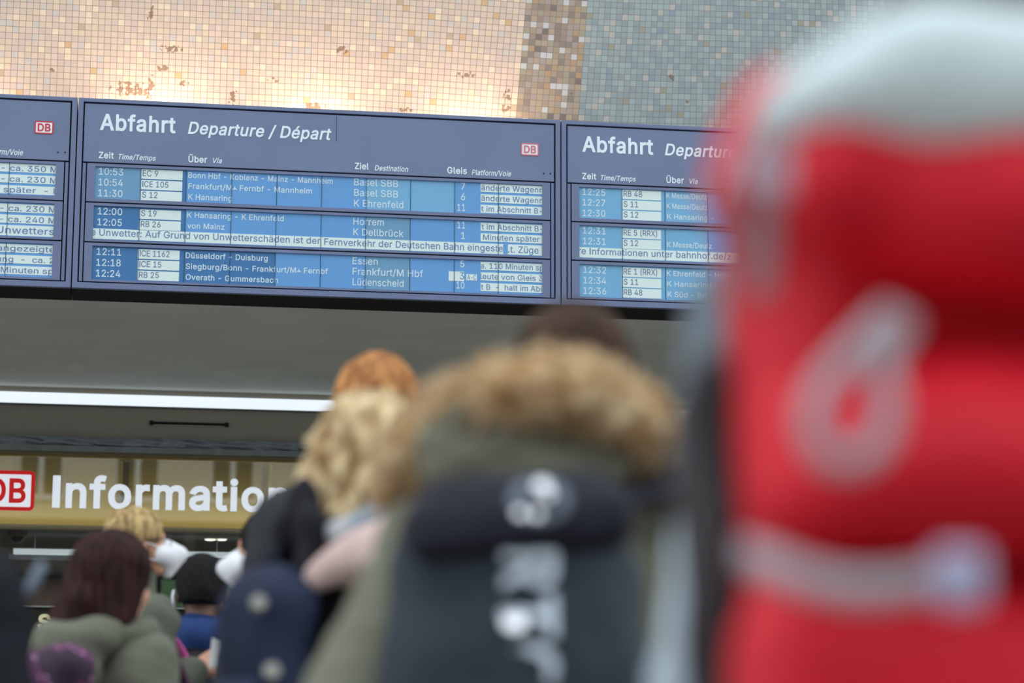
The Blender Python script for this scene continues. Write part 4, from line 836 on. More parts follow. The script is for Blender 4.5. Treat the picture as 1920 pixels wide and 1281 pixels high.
    def hood_down(s, m, wid=1.0, drop=.12, seed=3, y=-.10, zoff=0.0, r=.050, name='hood'):
        b = s.b; z = s.zs+.045*b+zoff; ty = s.top_y
        pts = [(-.085*wid*b, ty+.07, z-.03), (-.125*wid*b, ty-.01, z), (-.095*wid*b, ty+y*.9, z-.005), (0, ty+y*1.45, z-.03), (.095*wid*b, ty+y*.9, z-.005), (.125*wid*b, ty-.01, z), (.085*wid*b, ty+.07, z-.03)]
        rs = [r*.6, r*.9, r, r*1.05, r, r*.9, r*.6]
        pr = chain(pts, rs)+[ell((0, ty+y*1.15, z-drop*.75), (.125*wid*b, .062*b, drop*.85)), ell((-.05*wid, ty+y*1.1, z-drop), (.075*wid*b, .06*b, drop*.6))]
        sub = [ell((0, ty+.01, z+.05), (.085*wid*b, .085*b, .09))]
        w1 = wrinkle(.008, 18, seed); w2 = wrinkle(.004, 44, seed+2)
        return soft_obj(name, pr, .011, m, s.e, .03, sub, lambda P: w1(P)+w2(P))
FACE_CUT = [ell((0, .125, -.045), (.070, .085, .105), k=.02), rbox((0, .13, -.10), (.2, .085, .085), .02, k=.02)]
def strand(amp, n=26, seed=0, tw=6.0):
    r = np.random.default_rng(seed); ph = r.uniform(0, 6, 5)
    def g(P):
        a = np.arctan2(P[..., 0], -P[..., 1]-.01)
        return amp*(np.sin(a*n+ph[0]+tw*P[..., 2]*4)+.7*np.sin(a*n*1.9+ph[1]-tw*7*P[..., 2])+.5*np.sin(P[..., 2]*60+a*5+ph[2]))*.5
    return g
def short_hair(P, m, thick=.012, low=-.075, seed=1, amp=.004, n=30, name='hair', front=.0):
    t = thick
    return P.head_obj(name, [ell((0, -.014, .026), (.075+t, .094+t, .092+t)), cap((0, -.06, -.02), (0, -.065, -.07), .062+t*.4, .050+t*.3)], .0062, m, .02,
        FACE_CUT+[rbox((0, 0, low-.1), (.2, .2, .1), .02, k=.015), ell((-.085, .030, -.055), (.03, .045, .06), k=.012), ell((.085, .030, -.055), (.03, .045, .06), k=.012)], strand(amp, n, seed))

def rot_pt(P, v): return np.asarray(P.hR@(A3(v)*P.hu))+P.hc
def mask(P, m, loops=True):
    """folded respirator mask over nose and chin, with ear loops"""
    V, Q = soft([ell((0, .088, -.052), (.052, .050, .050)), cap((0, .10, -.018), (0, .142, -.052), .016, .020), cap((0, .142, -.052), (0, .088, -.112), .018, .020), cap((-.045, .062, -.05), (.045, .062, -.05), .036)], .005, .03, [ell((0, .01, -.04), (.068, .083, .098), k=.006)])
    o = link_mesh('face_mask', np_mesh('face_mask', [(V*P.hu@P.hR.T+P.hc, Q, 0)]), m, P.e, True); o['label'] = 'white folded face mask'
    if loops:
        lp = MB()
        for sd in (-1, 1):
            for a, b in (((.052, .072, -.030), (.086, -.012, .008)), ((.048, .072, -.082), (.084, -.016, -.045))):
                lp.tube([rot_pt(P, (sd*a[0], a[1], a[2])), rot_pt(P, (sd*(a[0]+b[0])/2*1.07, (a[1]+b[1])/2, (a[2]+b[2])/2)), rot_pt(P, (sd*b[0], b[1], b[2]))], .0032*P.hu, 6)
            lp.tube([rot_pt(P, (sd*.086, -.012, .008)), rot_pt(P, (sd*.094, -.026, -.018)), rot_pt(P, (sd*.084, -.016, -.045))], .003*P.hu, 6)
        lp.build('ear_loop', m, o, True)
    return o
MASKM = mat('mask_white', (240, 240, 246), .75, bump=.15, bscale=90)

def fabric(name, rgb, var=.10, rough=.85, bump=.25, bscale=120, vs=7): return mat(name, rgb, rough, var=var, vscale=vs, bump=bump, bscale=bscale, spec=.12)
def hairmat(name, a, b, s=(70, 70, 9)): return mat(name, a, .6, rgb2=b, vscale=1.0, stretch=s, bump=.5, bscale=1.6, spec=.14)

# ---- backpack: body, front pocket, straps, grab handle, zip
def backpack(P, label, m, m2, w=.15, h=.23, d=.09, zc=1.17, y0=None, strap=True, pocket=True, mat_pocket=None, badge=None, seed=5, name='backpack', side=0.0, slack=.03, strap_w=.055, dome=.38, rad=.07):
    b = P.b; ty = P.top_y
    yb = (ty-.155*b-slack if y0 is None else y0)
    e = empty(name, P.e.location, P.rz); tag(e, label, 'backpack')
    w1 = wrinkle(.006, 14, seed); w2 = wrinkle(.002, 40, seed+3)
    soft_obj('main_compartment', [rbox((side, yb-d, zc*b), (w, d, h), min(rad, d*.95)), ell((side, yb-d*.9, zc*b+h*.72), (w*.93, d*.9, h*dome))], .012, m, e, .05, (), lambda Q: w1(Q)+w2(Q))
    if pocket: soft_obj('front_pocket', [rbox((side, yb-2*d-.012, zc*b-h*.32), (w*.80, .038, h*.52), .034)], .011, mat_pocket or m, e, .03, (), lambda Q: w1(Q)*.7)
    if pocket:
        zp = MB(); pts = smooth_path([(side-w*.72, yb-2*d-.035, zc*b-h*.02), (side-w*.5, yb-2*d-.046, zc*b+h*.08), (side, yb-2*d-.050, zc*b+h*.10), (side+w*.5, yb-2*d-.046, zc*b+h*.08), (side+w*.72, yb-2*d-.035, zc*b-h*.02)], 5)
        zp.tube(pts, .0035, 6).build('zip', m2, e, True)
    hd = MB(); hz = zc*b+h*1.0
    hd.tube(smooth_path([(side-.035, yb-.05, hz-.02), (side-.03, yb-.06, hz+.025), (side+.03, yb-.06, hz+.025), (side+.035, yb-.05, hz-.02)], 5), .008, 8).build('grab_handle', m2, e, True)
    if strap:
        for sd in (-1, 1):
            sm = MB(); x = side*.5+sd*P.w*.66; zt = P.zs+.062*b
            pts = smooth_path([(side+sd*w*.5, yb-.02, zc*b+h*.8), (x, ty-.12, zt-.025), (x, ty-.03, zt+.012), (x, ty+.06, zt-.02), (x*1.08, ty+.145*b, zt-.13), (x*1.2, ty+.155*b, 1.16*b), (x*1.35, ty+.08, 1.02*b), (side+sd*w*.9, yb-.03, zc*b-h*.7)], 5)
            ribbon(sm, pts, strap_w, .014, (1, 0, 0)); sm.build('shoulder_strap', m2, e, True)
    return e
TRO = fabric('trousers_dark', (42, 44, 52)); TRO2 = fabric('trousers_blue', (52, 66, 96))
MET = mat('dull_metal', (150, 152, 150), .35, metal=.7)

# ---- dark haired woman in the olive jacket
OLV = fabric('olive_cotton', (114, 116, 102), .10, .8, .3, 90)
W1 = Person('woman with long dark brown hair in an olive hooded jacket, purple rucksack on her back', 221, 988, 6.4, 52, hair_h=.022, head=(-20, -4), wid=.78, fwd_head=-.025, arms={'Le': (-.24, .0, 1.10), 'Lw': (-.15, .25, 1.10)}, grip=.7)
W1.coat(OLV, .024, .007, seed=11); W1.trousers(TRO2)
W1.hood_down(OLV, .84, .12, 12, y=-.14, zoff=.008, r=.050)
hb = hairmat('dark_brown_hair', (30, 16, 16), (66, 36, 34))
W1.head_obj('hair', [ell((0, -.014, .026), (.090, .110, .107)), cap((-.03, -.035, .02), (-.075, -.075, -.15), .088, .060), cap((.03, -.04, .02), (.045, -.065, -.11), .086, .056), cap((-.07, -.07, -.10), (-.135, -.085, -.205), .058, .022), cap((-.05, -.08, -.09), (-.085, -.10, -.22), .055, .02), cap((-.03, -.09, -.08), (-.03, -.10, -.185), .05, .03)], .0066, hb, .03,
    [ell((0, .150, -.045), (.072, .085, .12), k=.02)], strand(.006, 26, 5))
PUR = bpy.data.materials.new('purple_print'); PUR.use_nodes = True
_n = PUR.node_tree.nodes; _l = PUR.node_tree.links; _b = _n['Principled BSDF']; _b.inputs['Roughness'].default_value = .7
_t = _n.new('ShaderNodeTexCoord'); _v = _n.new('ShaderNodeTexVoronoi'); _v.inputs['Scale'].default_value = 52; _v.inputs['Randomness'].default_value = .8; _l.new(_t.outputs['Object'], _v.inputs['Vector'])
_r = _n.new('ShaderNodeValToRGB'); _l.new(_v.outputs['Distance'], _r.inputs[0]); e_ = _r.color_ramp.elements
e_[0].position = 0; e_[0].color = lin((206, 186, 208)); e_[1].position = .34; e_[1].color = lin((92, 36, 80)); k_ = e_.new(.26); k_.color = lin((176, 120, 168))
_x = _n.new('ShaderNodeTexNoise'); _x.inputs['Scale'].default_value = 9; _l.new(_t.outputs['Object'], _x.inputs['Vector'])
_m = _n.new('ShaderNodeMix'); _m.data_type = 'RGBA'; _q = _n.new('ShaderNodeMath'); _q.operation = 'GREATER_THAN'; _q.inputs[1].default_value = .56; _l.new(_x.outputs['Fac'], _q.inputs[0]); _l.new(_q.outputs[0], _m.inputs[0])
_l.new(_r.outputs[0], _m.inputs[6]); _m.inputs[7].default_value = lin((44, 24, 48)); _l.new(_m.outputs[2], _b.inputs['Base Color'])
backpack(W1, 'purple rucksack with pale dots on the back of the dark haired woman', PUR, fabric('purple_strap', (70, 36, 66)), .140, .205, .060, 1.185, slack=.035, seed=21, side=.0, dome=.26, rad=.045)
# ---- masked man in profile
KH = fabric('grey_olive_parka', (102, 106, 94), .10, .8, .3, 90)
M1 = Person('fair haired person in glasses and a white mask, seen in profile facing right', 262, 950, 7.9, 74, hair_h=.014, head=(4, 9), hs=.90, arms={'Re': (.262, -.04, 1.215), 'Rw': (.215, .15, 1.325)}, grip=.8)
M1.coat(KH, .034, .006, collar=.13, seed=31); M1.trousers(TRO)
scarf = soft_obj('collar', chain([(-.10, .05, M1.zs+.03), (-.11, -.06, M1.zs+.06), (0, -.11, M1.zs+.08), (.11, -.06, M1.zs+.06), (.10, .06, M1.zs+.03), (0, .12, M1.zs), (-.10, .05, M1.zs+.03)], [.05, .05, .055, .05, .05, .05, .05]), .011, KH, M1.e, .02, (), wrinkle(.006, 30, 8))
short_hair(M1, hairmat('fair_hair', (128, 100, 66), (206, 178, 124), (60, 60, 14)), .016, -.085, 7, .004, 24)
mask(M1, MASKM)
gl = MB()
def ringpts(c, r, n=16): return [rot_pt(M1, (c[0]+r*1.15*math.cos(2*math.pi*i/n), c[1]-.008*abs(math.cos(2*math.pi*i/n)), c[2]+r*.85*math.sin(2*math.pi*i/n))) for i in range(n+1)]
for sd in (-1, 1):
    gl.tube(ringpts((sd*.033, .108, .0), .022), .0018, 6); gl.tube([rot_pt(M1, (sd*.058, .102, .004)), rot_pt(M1, (sd*.080, .05, .006)), rot_pt(M1, (sd*.086, -.01, .0))], .0018, 6)
gl.tube([rot_pt(M1, (-.010, .109, .004)), rot_pt(M1, (0, .113, .007)), rot_pt(M1, (.010, .109, .004))], .0018, 6)
gl.build('glasses', mat('glasses_dark', (52, 36, 40), .3), M1.e, True)
# slip of paper in the hand
hw = M1.arm['R'][2]; ppr = empty('folded_paper', tuple(Matrix.Rotation(M1.rz, 3, 'Z') @ Vector(hw)+M1.e.location), M1.rz); tag(ppr, 'small white slip of paper held in the hand of the fair haired masked person', 'paper')
m_ = MB(); m_.add([(.035, .045, .02), (.075, .055, .025), (.080, .060, .105), (.045, .05, .115), (.065, .085, .04), (.07, .09, .10)], [(0, 1, 2, 3), (1, 4, 5, 2)])
o_ = m_.build('sheet', mat('paper_white', (240, 240, 240), .8), ppr); q_ = o_.modifiers.new('depth', 'SOLIDIFY'); q_.thickness = .002

# bag worn crosswise on a pink strap
bag = empty('shoulder_bag', M1.e.location, M1.rz); tag(bag, 'shoulder bag on a bright pink strap worn by the fair haired masked person', 'bag')
sb = MB(); b_ = M1.b
ribbon(sb, smooth_path([(-.10, -.17, 1.15*b_), (-.11, -.12, 1.38*b_), (-.09, -.03, 1.485*b_), (-.05, .08, 1.43*b_), (.03, .185, 1.30*b_), (.12, .195, 1.10*b_), (.23, .13, .86*b_)], 6), .032, .005, (1, .6, 0)); sb.build('strap', mat('pink_webbing', (226, 96, 176), .7), bag, True)
soft_obj('pouch', [rbox((.30, .05, .80*b_), (.06, .13, .10), .03)], .014, fabric('pouch_dark', (48, 40, 52)), bag, .03)

# ---- man with short dark hair and navy hood
NAV = fabric('navy_hoodie', (40, 60, 106), .12, .8, .3, 90); BLK = fabric('black_nylon', (34, 32, 36), .15, .7, .25, 120)
M2 = Person('man with short black hair seen from behind, navy hood and dark jacket', 380, 1040, 8.7, 6, skin=SKIN_D, hair_h=.012, head=(2, -3), arms={})
M2.coat(NAV, .026, .005, seed=41); M2.trousers(TRO)
M2.hood_down(NAV, 1.10, .10, 42, y=-.10, zoff=.035, r=.05)
b_ = M2.b
soft_obj('vest', [cap((0, 0, 1.0*b_), (0, 0, 1.28*b_), .19, .178, (1.1, .84, 1)), cap((-.115, -.005, 1.365*b_), (.115, -.005, 1.365*b_), .088), cap((-.165, -.0, 1.345*b_), (-.25, -.02, 1.08*b_), .088, .07), cap((.165, -.0, 1.345*b_), (.25, -.02, 1.08*b_), .088, .07)], .013, BLK, M2.e, .04, (), wrinkle(.006, 18, 6))
short_hair(M2, hairmat('black_hair', (10, 9, 10), (30, 28, 30), (120, 120, 90)), .014, -.055, 9, .003, 40)
lp = MB(); lp.tube([rot_pt(M2, q) for q in ((-.090, .02, -.005), (-.096, -.012, -.002), (-.098, -.026, -.022), (-.094, -.022, -.052), (-.088, .0, -.085), (-.078, .03, -.105))], .0055, 8); lp.build('mask_loop', MASKM, M2.e, True)
lp2 = MB(); lp2.tube([rot_pt(M2, q) for q in ((.090, .02, -.005), (.096, -.02, -.012), (.088, -.01, -.045), (.078, .03, -.09))], .003, 8); lp2.build('mask_loop', MASKM, M2.e, True)
backpack(M2, 'black backpack on the man with the navy hood', BLK, fabric('black_strap', (24, 24, 27)), .14, .21, .08, 1.17, seed=44, slack=.045)

# ---- masked face half hidden behind the blonde woman
M3 = Person('dark haired person in a white mask, face half hidden by the navy backpack', 508, 952, 7.4, -62, skin=SKIN_M, hair_h=.012, head=(-4, 0))
M3.coat(fabric('charcoal_coat', (46, 46, 50)), .03, .005, seed=51); M3.trousers(TRO)
short_hair(M3, hairmat('dark_hair', (20, 17, 16), (46, 38, 34)), .013, -.07, 10, .004, 30)
mask(M3, MASKM)

# ---- blonde woman with navy backpack
BK2 = fabric('black_coat', (40, 40, 46), .14, .8, .3, 80)
W2 = Person('woman with wavy blonde hair in a black coat and pale pink scarf', 706, 728, 4.4, 58, hair_h=.022, head=(-14, -2), wid=1.0)
W2.coat(BK2, .036, .007, seed=61); W2.trousers(TRO)
bl_ = hairmat('blonde_hair', (150, 112, 70), (236, 214, 170), (34, 34, 13))
def curls(P):
    x, y, z = P[..., 0], P[..., 1], P[..., 2]
    a = np.arctan2(x, -y-.005)
    return .009*(np.sin(a*9+2.2*np.sin(36*z)+1)+.6*np.sin(a*17-2.5*np.sin(48*z+a*3)))+.004*np.sin(70*z+a*6)
W2.head_obj('hair', [ell((0, -.014, .026), (.088, .106, .104)), cap((-.03, -.045, .0), (-.040, -.070, -.12), .076, .066), cap((.03, -.04, .0), (.04, -.060, -.11), .074, .060), cap((-.04, -.06, -.11), (-.04, -.07, -.145), .045, .034), cap((.02, -.075, -.12), (.02, -.085, -.19), .048, .028)], .0066, bl_, .03,
    [ell((0, .155, -.045), (.070, .085, .12), k=.02)], curls)
dh = mat('dark_furry', (52, 44, 42), .8, rgb2=(26, 24, 28), vscale=60, bump=.6, bscale=120)
W2.hood_down(BK2, .9, .09, 62, y=-.045, zoff=-.02, r=.044)
b_ = W2.b; zs = W2.zs
soft_obj('hood_rim', chain([(-.10, -.05, zs+.02), (-.06, -.115, zs+.07), (.00, -.135, zs+.125), (.035, -.145, zs+.07), (.05, -.150, zs+.0)], [.026, .028, .026, .028, .026]), .010, BK2, W2.e, .02, (), wrinkle(.008, 40, 63))
soft_obj('scarf', chain([(.085, -.16, zs-.025), (.135, -.10, zs+.015), (.165, -.02, zs+.04), (.155, .06, zs+.0), (.08, .13, zs-.02), (-.02, .16, zs-.05)], [.025, .050, .060, .058, .055, .05])+[cap((.14, -.06, zs-.05), (.16, .0, zs-.06), .045)], .010, mat('pale_pink_wool', (214, 186, 180), .9, var=.06, vscale=10, bump=.4, bscale=160), W2.e, .03, (), wrinkle(.010, 28, 64), label='pale pink scarf')
soft_obj('scarf_lining', chain([(.08, -.12, zs+.055), (.13, -.07, zs+.085), (.16, .0, zs+.10)], [.022, .028, .028]), .009, mat('pale_blue_grey_wool', (196, 196, 198), .9, rgb2=(120, 142, 164), vscale=14, bump=.4, bscale=160), W2.e, .03, (), wrinkle(.008, 34, 65), label='blue grey checked scarf edge')
NB = fabric('navy_nylon', (42, 50, 72), .16, .6, .25, 100)
nb = backpack(W2, 'navy backpack with a round metal button on the back of the blonde woman', NB, fabric('navy_strap', (28, 32, 46)), .105, .215, .055, 1.15, seed=66, side=-.0, slack=.0)
for (x, y, z, r) in ((.082, -.290, 1.325*b_, .014), (.100, -.272, 1.205*b_, .015)):
    MB().disc((x, y+.006, z), r, (.85, -.5, .1), .018, 20).build('press_button', mat('button_pewter', (176, 176, 168), .4, metal=.3), nb)

# ---- tall ginger haired man beyond her
M4 = Person('tall person with ginger hair, only the crown showing behind the blonde woman', 704, 669, 5.6, 4, hair_h=.014, head=(-10, 0), H=None)
M4.coat(fabric('dark_grey_coat', (58, 60, 64)), .03, .005, seed=71); M4.trousers(TRO)
short_hair(M4, hairmat('ginger_hair', (120, 66, 34), (214, 152, 94), (46, 46, 18)), .018, -.08, 12, .007, 18)

# ---- person with the furry trimmed parka and lettered backpack
PK = fabric('khaki_parka', (124, 124, 108), .10, .75, .3, 60)
M5 = Person('person in a khaki parka with a thick tan furry trimmed hood hanging down', 1072, 572, 3.25, 4, hair_h=.016, head=(-4, -6), wid=1.12, fwd_head=.05, arms={'Le': (-.285, -.01, 1.06), 'Lw': (-.27, .10, .82), 'Re': (.262, .0, 1.02), 'Rw': (.27, .10, .80)})
M5.coat(PK, .045, .008, seed=81, arm_r=1.0); M5.trousers(TRO)
short_hair(M5, hairmat('brown_hair', (40, 28, 22), (86, 60, 44), (60, 60, 20)), .016, -.085, 13, .005, 26)
b_ = M5.b
def loc5(px, py, dy):            # a point on the parka, in the wearer's own frame
    p = at(px, py, 3.25+dy); q = Matrix.Rotation(-M5.rz, 3, 'Z') @ (p-M5.e.location); return np.array(q)
fp = [loc5(742, 925, .02), loc5(780, 860, -.06), loc5(856, 782, -.15), loc5(952, 738, -.20), loc5(1056, 734, -.21), loc5(1150, 770, -.19), loc5(1218, 826, -.13), loc5(1234, 880, -.06), loc5(1214, 915, .02)]
fr = [.026, .036, .042, .044, .043, .045, .049, .044, .026]
bag5 = [ell(loc5(985, 830, -.17), (.135, .05, .075)), cap(loc5(860, 800, -.14), loc5(1120, 800, -.16), .045), cap(loc5(900, 880, -.13), loc5(1080, 880, -.14), .07)]
soft_obj('hood', bag5, .009, PK, M5.e, .04, (), lambda P: wrinkle(.010, 22, 83)(P)+wrinkle(.004, 60, 84)(P))
sp_ = smooth_path([tuple(p) for p in fp], 6); rr = np.interp(np.linspace(0, 8, len(sp_)), range(9), fr)
TUFTM = mat('tan_furry', (206, 164, 112), .8, rgb2=(246, 222, 182), vscale=22, bump=.5, bscale=140)
core = soft_obj('furry_trim', chain([tuple(p) for p in sp_], list(rr*.85)), .009, TUFTM, M5.e, .02, (), wrinkle(.006, 60, 85), label='thick tan furry trim')
# tufts of the furry hair, grown on its core
V_ = np.array([v.co[:] for v in core.data.vertices]); N_ = np.array([v.normal[:] for v in core.data.vertices])
pick = rng.choice(len(V_), 5200); tv = []; tf = []
for i in pick:
    n = N_[i]+rng.normal(0, .45, 3)+np.array([0, 0, -.15]); n /= np.linalg.norm(n); L_ = rng.uniform(.010, .024); s_1 = np.cross(n, rng.normal(0, 1, 3)); s_1 /= np.linalg.norm(s_1); s_2 = np.cross(n, s_1); wd_ = .0026
    p = V_[i]-n*.004; b0 = len(tv); bend = rng.normal(0, .006, 3)
    tv += [p+s_1*wd_, p-s_1*.5*wd_+s_2*.87*wd_, p-s_1*.5*wd_-s_2*.87*wd_, p+n*L_*.6+s_1*wd_*.7+bend*.4, p+n*L_*.6-s_1*.35*wd_+s_2*.6*wd_+bend*.4, p+n*L_*.6-s_1*.35*wd_-s_2*.6*wd_+bend*.4, p+n*L_+bend]
    for k in range(3): j = (k+1) % 3; tf += [(b0+k, b0+j, b0+3+j, b0+3+k), (b0+3+k, b0+3+j, b0+6)]
m_ = MB(); m_.add(tv, tf); tag(m_.build('furry_hair', TUFTM, core, True), kind='stuff')
BP = fabric('charcoal_nylon', (52, 61, 69), .16, .6, .2, 110); BP2 = fabric('plum_black_nylon', (40, 40, 50), .14, .6, .2, 110)
e5 = empty('backpack', M5.e.location, M5.rz); tag(e5, 'black backpack with grey vertical capitals on the person in the furry trimmed parka', 'backpack')
def q5(px, py, dy=0): return loc5(px, py, dy)
yb5 = -.245
c0 = q5(958, 1190, yb5-.07)
w1 = wrinkle(.006, 13, 91); w2 = wrinkle(.0025, 40, 92)
zt5 = q5(960, 918, yb5)[2]; z1 = c0[2]
hh5 = (zt5-(z1-.20))/2
soft_obj('main_compartment', [rbox((c0[0], yb5-.04, zt5-hh5-.03), (.146, .085, hh5-.03), .06), rbox((c0[0]+.004, yb5-.035, zt5-.10), (.122, .075, .10), .05), rbox((c0[0], yb5-.06, zt5-hh5-.09), (.152, .085, hh5-.09), .06)], .011, BP, e5, .06, (), lambda Q: w1(Q)+w2(Q))
zl = q5(900, 1050, yb5-.15)[2]
soft_obj('lid', [rbox((c0[0]+.006, yb5-.055, zt5-.045), (.122, .075, .050), .035, rotm(ry=-.10)), rbox((c0[0]+.002, yb5-.080, (zt5+zl)/2-.01), (.140, .075, (zt5-zl)/2-.01), .035, rotm(ry=-.08))], .010, BP2, e5, .03, (), lambda Q: w1(Q)*.8+w2(Q))
for sd in (-1, 1):
    sm = MB(); x = M5.w*.7*sd; zt = M5.zs+.07
    ribbon(sm, smooth_path([(c0[0]+sd*.09, yb5+.02, zt5-.02), (x, -.13, zt-.02), (x, -.03, zt+.02), (x, .09, zt-.03), (x*1.1, .20, zt-.16), (x*1.2, .20, 1.10*b_), (x*1.3, .10, .98*b_), (c0[0]+sd*.14, yb5, .95*b_)], 5), .06, .014, (1, 0, 0)); sm.build('shoulder_strap', BP2, e5, True)
# lettering running down the pack
LT = MB(); yl = yb5-.1515
def down_letter(ch, pxa, pxb, pya, pyb, off_=.055):
    a = q5(pxa, pya, yl); b2 = q5(pxb, pyb, yl); adv, V, F = fill_glyph(ch, off_)
    lo_, hi_ = V.min(0), V.max(0); n = (V-lo_)/(hi_-lo_)
    LT.add([(b2[0]+(a[0]-b2[0])*(1-p[1]), yl-.004*(1 if ch != 'O' else 1), a[2]+(b2[2]-a[2])*p[0]) for p in n], F)
down_letter('R', 938, 1040, 1036, 1110); down_letter('T', 934, 1036, 1118, 1200); down_letter('O', 930, 1036, 1212, 1300)
lt5 = LT.build('lettering', mat('grey_print', (206, 218, 230), .4), e5)
LT0 = LT; LT = MB(); down_letter('O', 950, 1062, 898, 990)
lt6 = LT.build('lid_lettering', mat('grey_print_dim', (98, 108, 122), .45), e5)
sw = lt6.modifiers.new('wrap', 'SHRINKWRAP'); sw.target = [o for o in e5.children if o.name.startswith('lid') and 'lett' not in o.name][0]; sw.wrap_method = 'PROJECT'; sw.use_project_y = True; sw.use_negative_direction = True; sw.use_positive_direction = True; sw.offset = .003
sw = lt5.modifiers.new('wrap', 'SHRINKWRAP'); sw.target = [o for o in e5.children if o.name.startswith('main_comp')][0]; sw.wrap_method = 'PROJECT'; sw.use_project_y = True; sw.use_negative_direction = True; sw.use_positive_direction = True; sw.offset = .010
for (px, py, r) in ((1008, 926, .0095), (1016, 938, .0075), (968, 974, .007), (998, 976, .007), (957, 1176, .0125)):
    p = q5(px, py, yb5-.16)
    yy = -.47 if py < 1000 else -.425
    MB().disc((p[0], yl-.018, p[2]), r, (0, -1, .30), .006, 22).build('reflector_badge', mat('badge_reflective', (250, 250, 255), .16, metal=1), e5)

# ---- shoulder of a person in a black coat at the left edge
M6 = Person('person in a black coat cut off by the left picture edge', -170, 775, 4.3, 30, hair_h=.015)
M6.coat(fabric('coal_coat', (34, 36, 42), .14, .8, .3, 80), .045, .008, seed=101, arm_r=1.15); M6.trousers(TRO)
short_hair(M6, hairmat('dark_hair', (20, 17, 16), (46, 38, 34)), .014, -.08, 14, .004, 30)

tb = at(66, 1085, 4.08); mt = MB(); q_ = Matrix.Rotation(-M6.rz, 3, 'Z') @ (tb-M6.e.location); d_ = Matrix.Rotation(-M6.rz, 3, 'Z') @ Vector((.012, 0, .028))
mt.tube([q_-d_, q_-d_*.4, q_+d_*.4, q_+d_], [.006, .010, .010, .006], 10).build('shoulder_tab', mat('pale_tab', (118, 130, 146), .5), M6.e, True)['label'] = 'pale grey tab on the shoulder'
# ---- hiker with the red rucksack
JK = fabric('pale_grey_blue_jacket', (184, 198, 208), .10, .55, .3, 60); JKD = fabric('slate_layer', (108, 118, 126), .1, .6, .3, 60)
YH = 2.02
M7 = Person('hiker in a pale grey blue jacket carrying the big red rucksack', 1815, 100, YH, 2, hair_h=.015, H=1.70, head=(0, 0), wid=1.25, arms={'Le': (-.262, -.08, 1.03), 'Lw': (-.285, .02, .78)})
M7.coat(JK, .012, .007, seed=111, arm_r=.82); M7.trousers(TRO)
short_hair(M7, hairmat('brown_hair', (40, 28, 22), (86, 60, 44), (60, 60, 20)), .016, -.085, 15, .005, 26)
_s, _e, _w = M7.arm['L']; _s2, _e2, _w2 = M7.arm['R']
soft_obj('dark_shoulder_layer', [cap(_s+np.array([0, 0, -.008]), _s+(_e-_s)*.40, .074, .066), cap(_s2+np.array([0, 0, -.008]), _s2+(_e2-_s2)*.40, .074, .066), cap(_s*.9, _s2*.9, .086)], .012, JKD, M7.e, .03, (), wrinkle(.004, 16, 112))  # darker layer over the shoulders and upper sleeves
YP7 = 1.60
e7 = empty('trekking_rucksack', (at(1800, 700, YP7).x, YP7, 0), -YAW); tag(e7, 'huge blurred red trekking rucksack with a pale lid in the right foreground', 'rucksack')
def l7(px, py, dy=0.0):
    p = at(px, py, YP7+dy); q = Matrix.Rotation(YAW, 3, 'Z') @ (p-e7.location); return np.array(q)
RED = mat('red_ripstop', (214, 22, 42), .55, var=.08, vscale=5, bump=.2, bscale=90, spec=.3); PALE = mat('pale_lid_fabric', (214, 230, 232), .5, var=.04, vscale=5, bump=.15, bscale=60)
GREY = mat('grey_webbing', (176, 164, 172), .6, var=.06, vscale=20); DK7 = mat('rucksack_charcoal', (46, 42, 46), .7)
zT, zB = l7(1700, 75)[2], .86
zc_, hz_ = (zT+zB)/2, (zT-zB)/2
wA = wrinkle(.008, 11, 121); wB = wrinkle(.004, 27, 122)
soft_obj('pack_body', [rbox((.004, .075, zc_-.05), (.149, .085, hz_-.05), .07), cap((-.075, .06, zT-.062), (.09, .06, zT-.062), .062), cap(l7(1402, 345, .03), l7(1456, 180, .03), .017)], .011, RED, e7, .06, (), lambda P: wA(P)+wB(P))
zu0, zu1 = l7(1600, 540, -.10)[2], l7(1600, 230, -.10)[2]
soft_obj('upper_pocket', [rbox((.018, -.085, (zu0+zu1)/2+.006), (.144, .064, (zu1-zu0)/2-.004), .045, rotm(ry=.20)), ell((.045, -.10, (zu0+zu1)/2-.008), (.105, .06, .04))], .010, RED, e7, .03, (), lambda P: wA(P)*1.2+wB(P)*1.6)
zf0, zf1 = l7(1600, 1030, -.12)[2], l7(1600, 665, -.12)[2]
soft_obj('front_pocket', [rbox((-.003, -.070, (zf0+zf1)/2), (.153, .060, (zf1-zf0)/2), .045), ell((-.02, -.105, zf0+.050), (.12, .055, .048))], .010, RED, e7, .03, (), lambda P: wA(P)*1.2+wB(P)*1.4)
zl0 = l7(1600, 1085, -.06)[2]
soft_obj('lower_pocket', [rbox((-.003, -.040, zl0-.17), (.153, .055, .17), .045)], .011, RED, e7, .04, (), lambda P: wA(P)*1.2+wB(P))
zd0, zd1 = l7(1650, 240, -.16)[2], l7(1650, -26, -.16)[2]
lid = soft_obj('lid', [rbox((.034, -.060, (zd0+zd1)/2), (.102, .115, (zd1-zd0)/2), .042, rotm(ry=-.07)), ell((-.066, -.075, (zd0+zd1)/2-.012), (.078, .10, .038)), ell((-.04, -.10, (zd0+zd1)/2+.012), (.055, .08, .036))], .010, PALE, e7, .04, (), lambda P: wA(P)*.9+wB(P)*.6)
lid['label'] = 'pale grey green top lid'
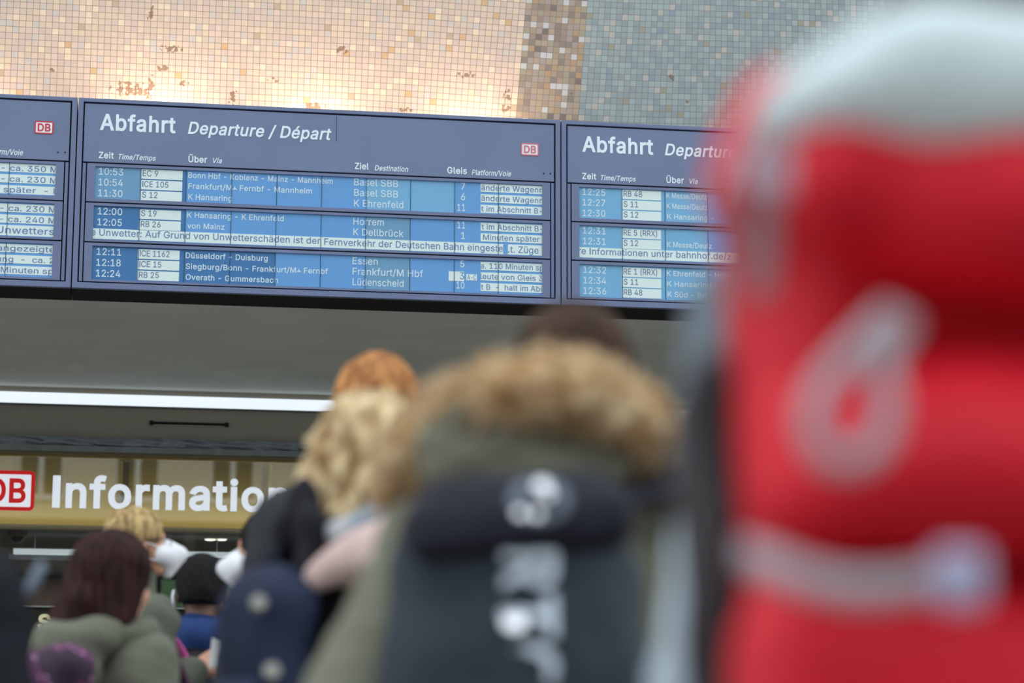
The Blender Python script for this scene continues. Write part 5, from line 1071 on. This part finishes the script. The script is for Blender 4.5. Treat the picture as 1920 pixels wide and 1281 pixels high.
# side compression strap with buckle near the left top, loops and straps
def strap7(name, pts, wid, m, th=.004, side=(0, 0, 1), parent=e7):
    mb = MB(); ribbon(mb, smooth_path([tuple(p) for p in pts], 6), wid, th, side); return mb.build(name, m, parent, True)
yl7 = -.150
lo7 = [l7(1672, 590, -.17), l7(1606, 655, -.175), l7(1540, 730, -.18), l7(1522, 800, -.18), l7(1552, 856, -.18), l7(1608, 862, -.18), l7(1656, 815, -.18), l7(1666, 745, -.18), l7(1655, 680, -.175), l7(1696, 600, -.17)]
strap7('axe_loop', lo7, .012, GREY, .006, (.1, -1, .15))
mb = MB(); mb.tube(smooth_path([tuple(p) for p in lo7], 6), .0085, 8); mb.build('axe_loop_core', GREY, e7, True)
cs = [l7(1395, 1040, -.09), l7(1450, 1062, -.155), l7(1530, 1092, -.168), l7(1620, 1105, -.172), l7(1710, 1098, -.172), l7(1790, 1078, -.17)]
strap7('compression_strap', cs, .021, GREY, .006)
p = l7(1800, 1085, -.178); soft_obj('buckle', [rbox(p, (.016, .008, .019), .005)], .005, mat('buckle_lilac_grey', (176, 176, 206), .3), e7, .01)
p = l7(1440, 322, -.14); soft_obj('lid_buckle', [rbox(p, (.015, .010, .018), .006)], .005, mat('buckle_pink_grey', (198, 176, 192), .3), e7, .01)
strap7('lid_strap', [l7(1446, 255, -.16), l7(1440, 300, -.145), l7(1432, 420, -.11), l7(1425, 560, -.08)], .018, GREY, .004, (1, .3, 0))
p0 = [l7(1420, 200, -.02), l7(1372, 300, -.03), l7(1345, 370, -.035), l7(1362, 430, -.02), l7(1400, 470, .0)]
strap7('side_strap', p0, .016, mat('pale_pink_webbing', (222, 196, 202), .6), .004, (0, 1, .2))
# dark mesh back panel and shoulder straps between pack and wearer
soft_obj('back_panel', [rbox((0, .195, zc_-.06), (.150, .035, hz_-.10), .03)], .013, DK7, e7, .03)
zs0, zs1 = l7(1400, 1400)[2], l7(1380, 620)[2]
soft_obj('side_pocket', [rbox((-.158, .15, (zs0+zs1)/2), (.028, .085, (zs1-zs0)/2), .026)], .010, DK7, e7, .03, (), wrinkle(.006, 24, 131))
for sd in (-1, 1):
    strap7('shoulder_strap', [(sd*.06, .20, 1.28), (sd*.08, .28, 1.415), (sd*.09, .40, 1.445), (sd*.095, .52, 1.41), (sd*.10, .575, 1.28), (sd*.11, .575, 1.12), (sd*.12, .52, 1.02), (sd*.10, .21, .95)], .055, DK7, .016, (1, 0, 0))
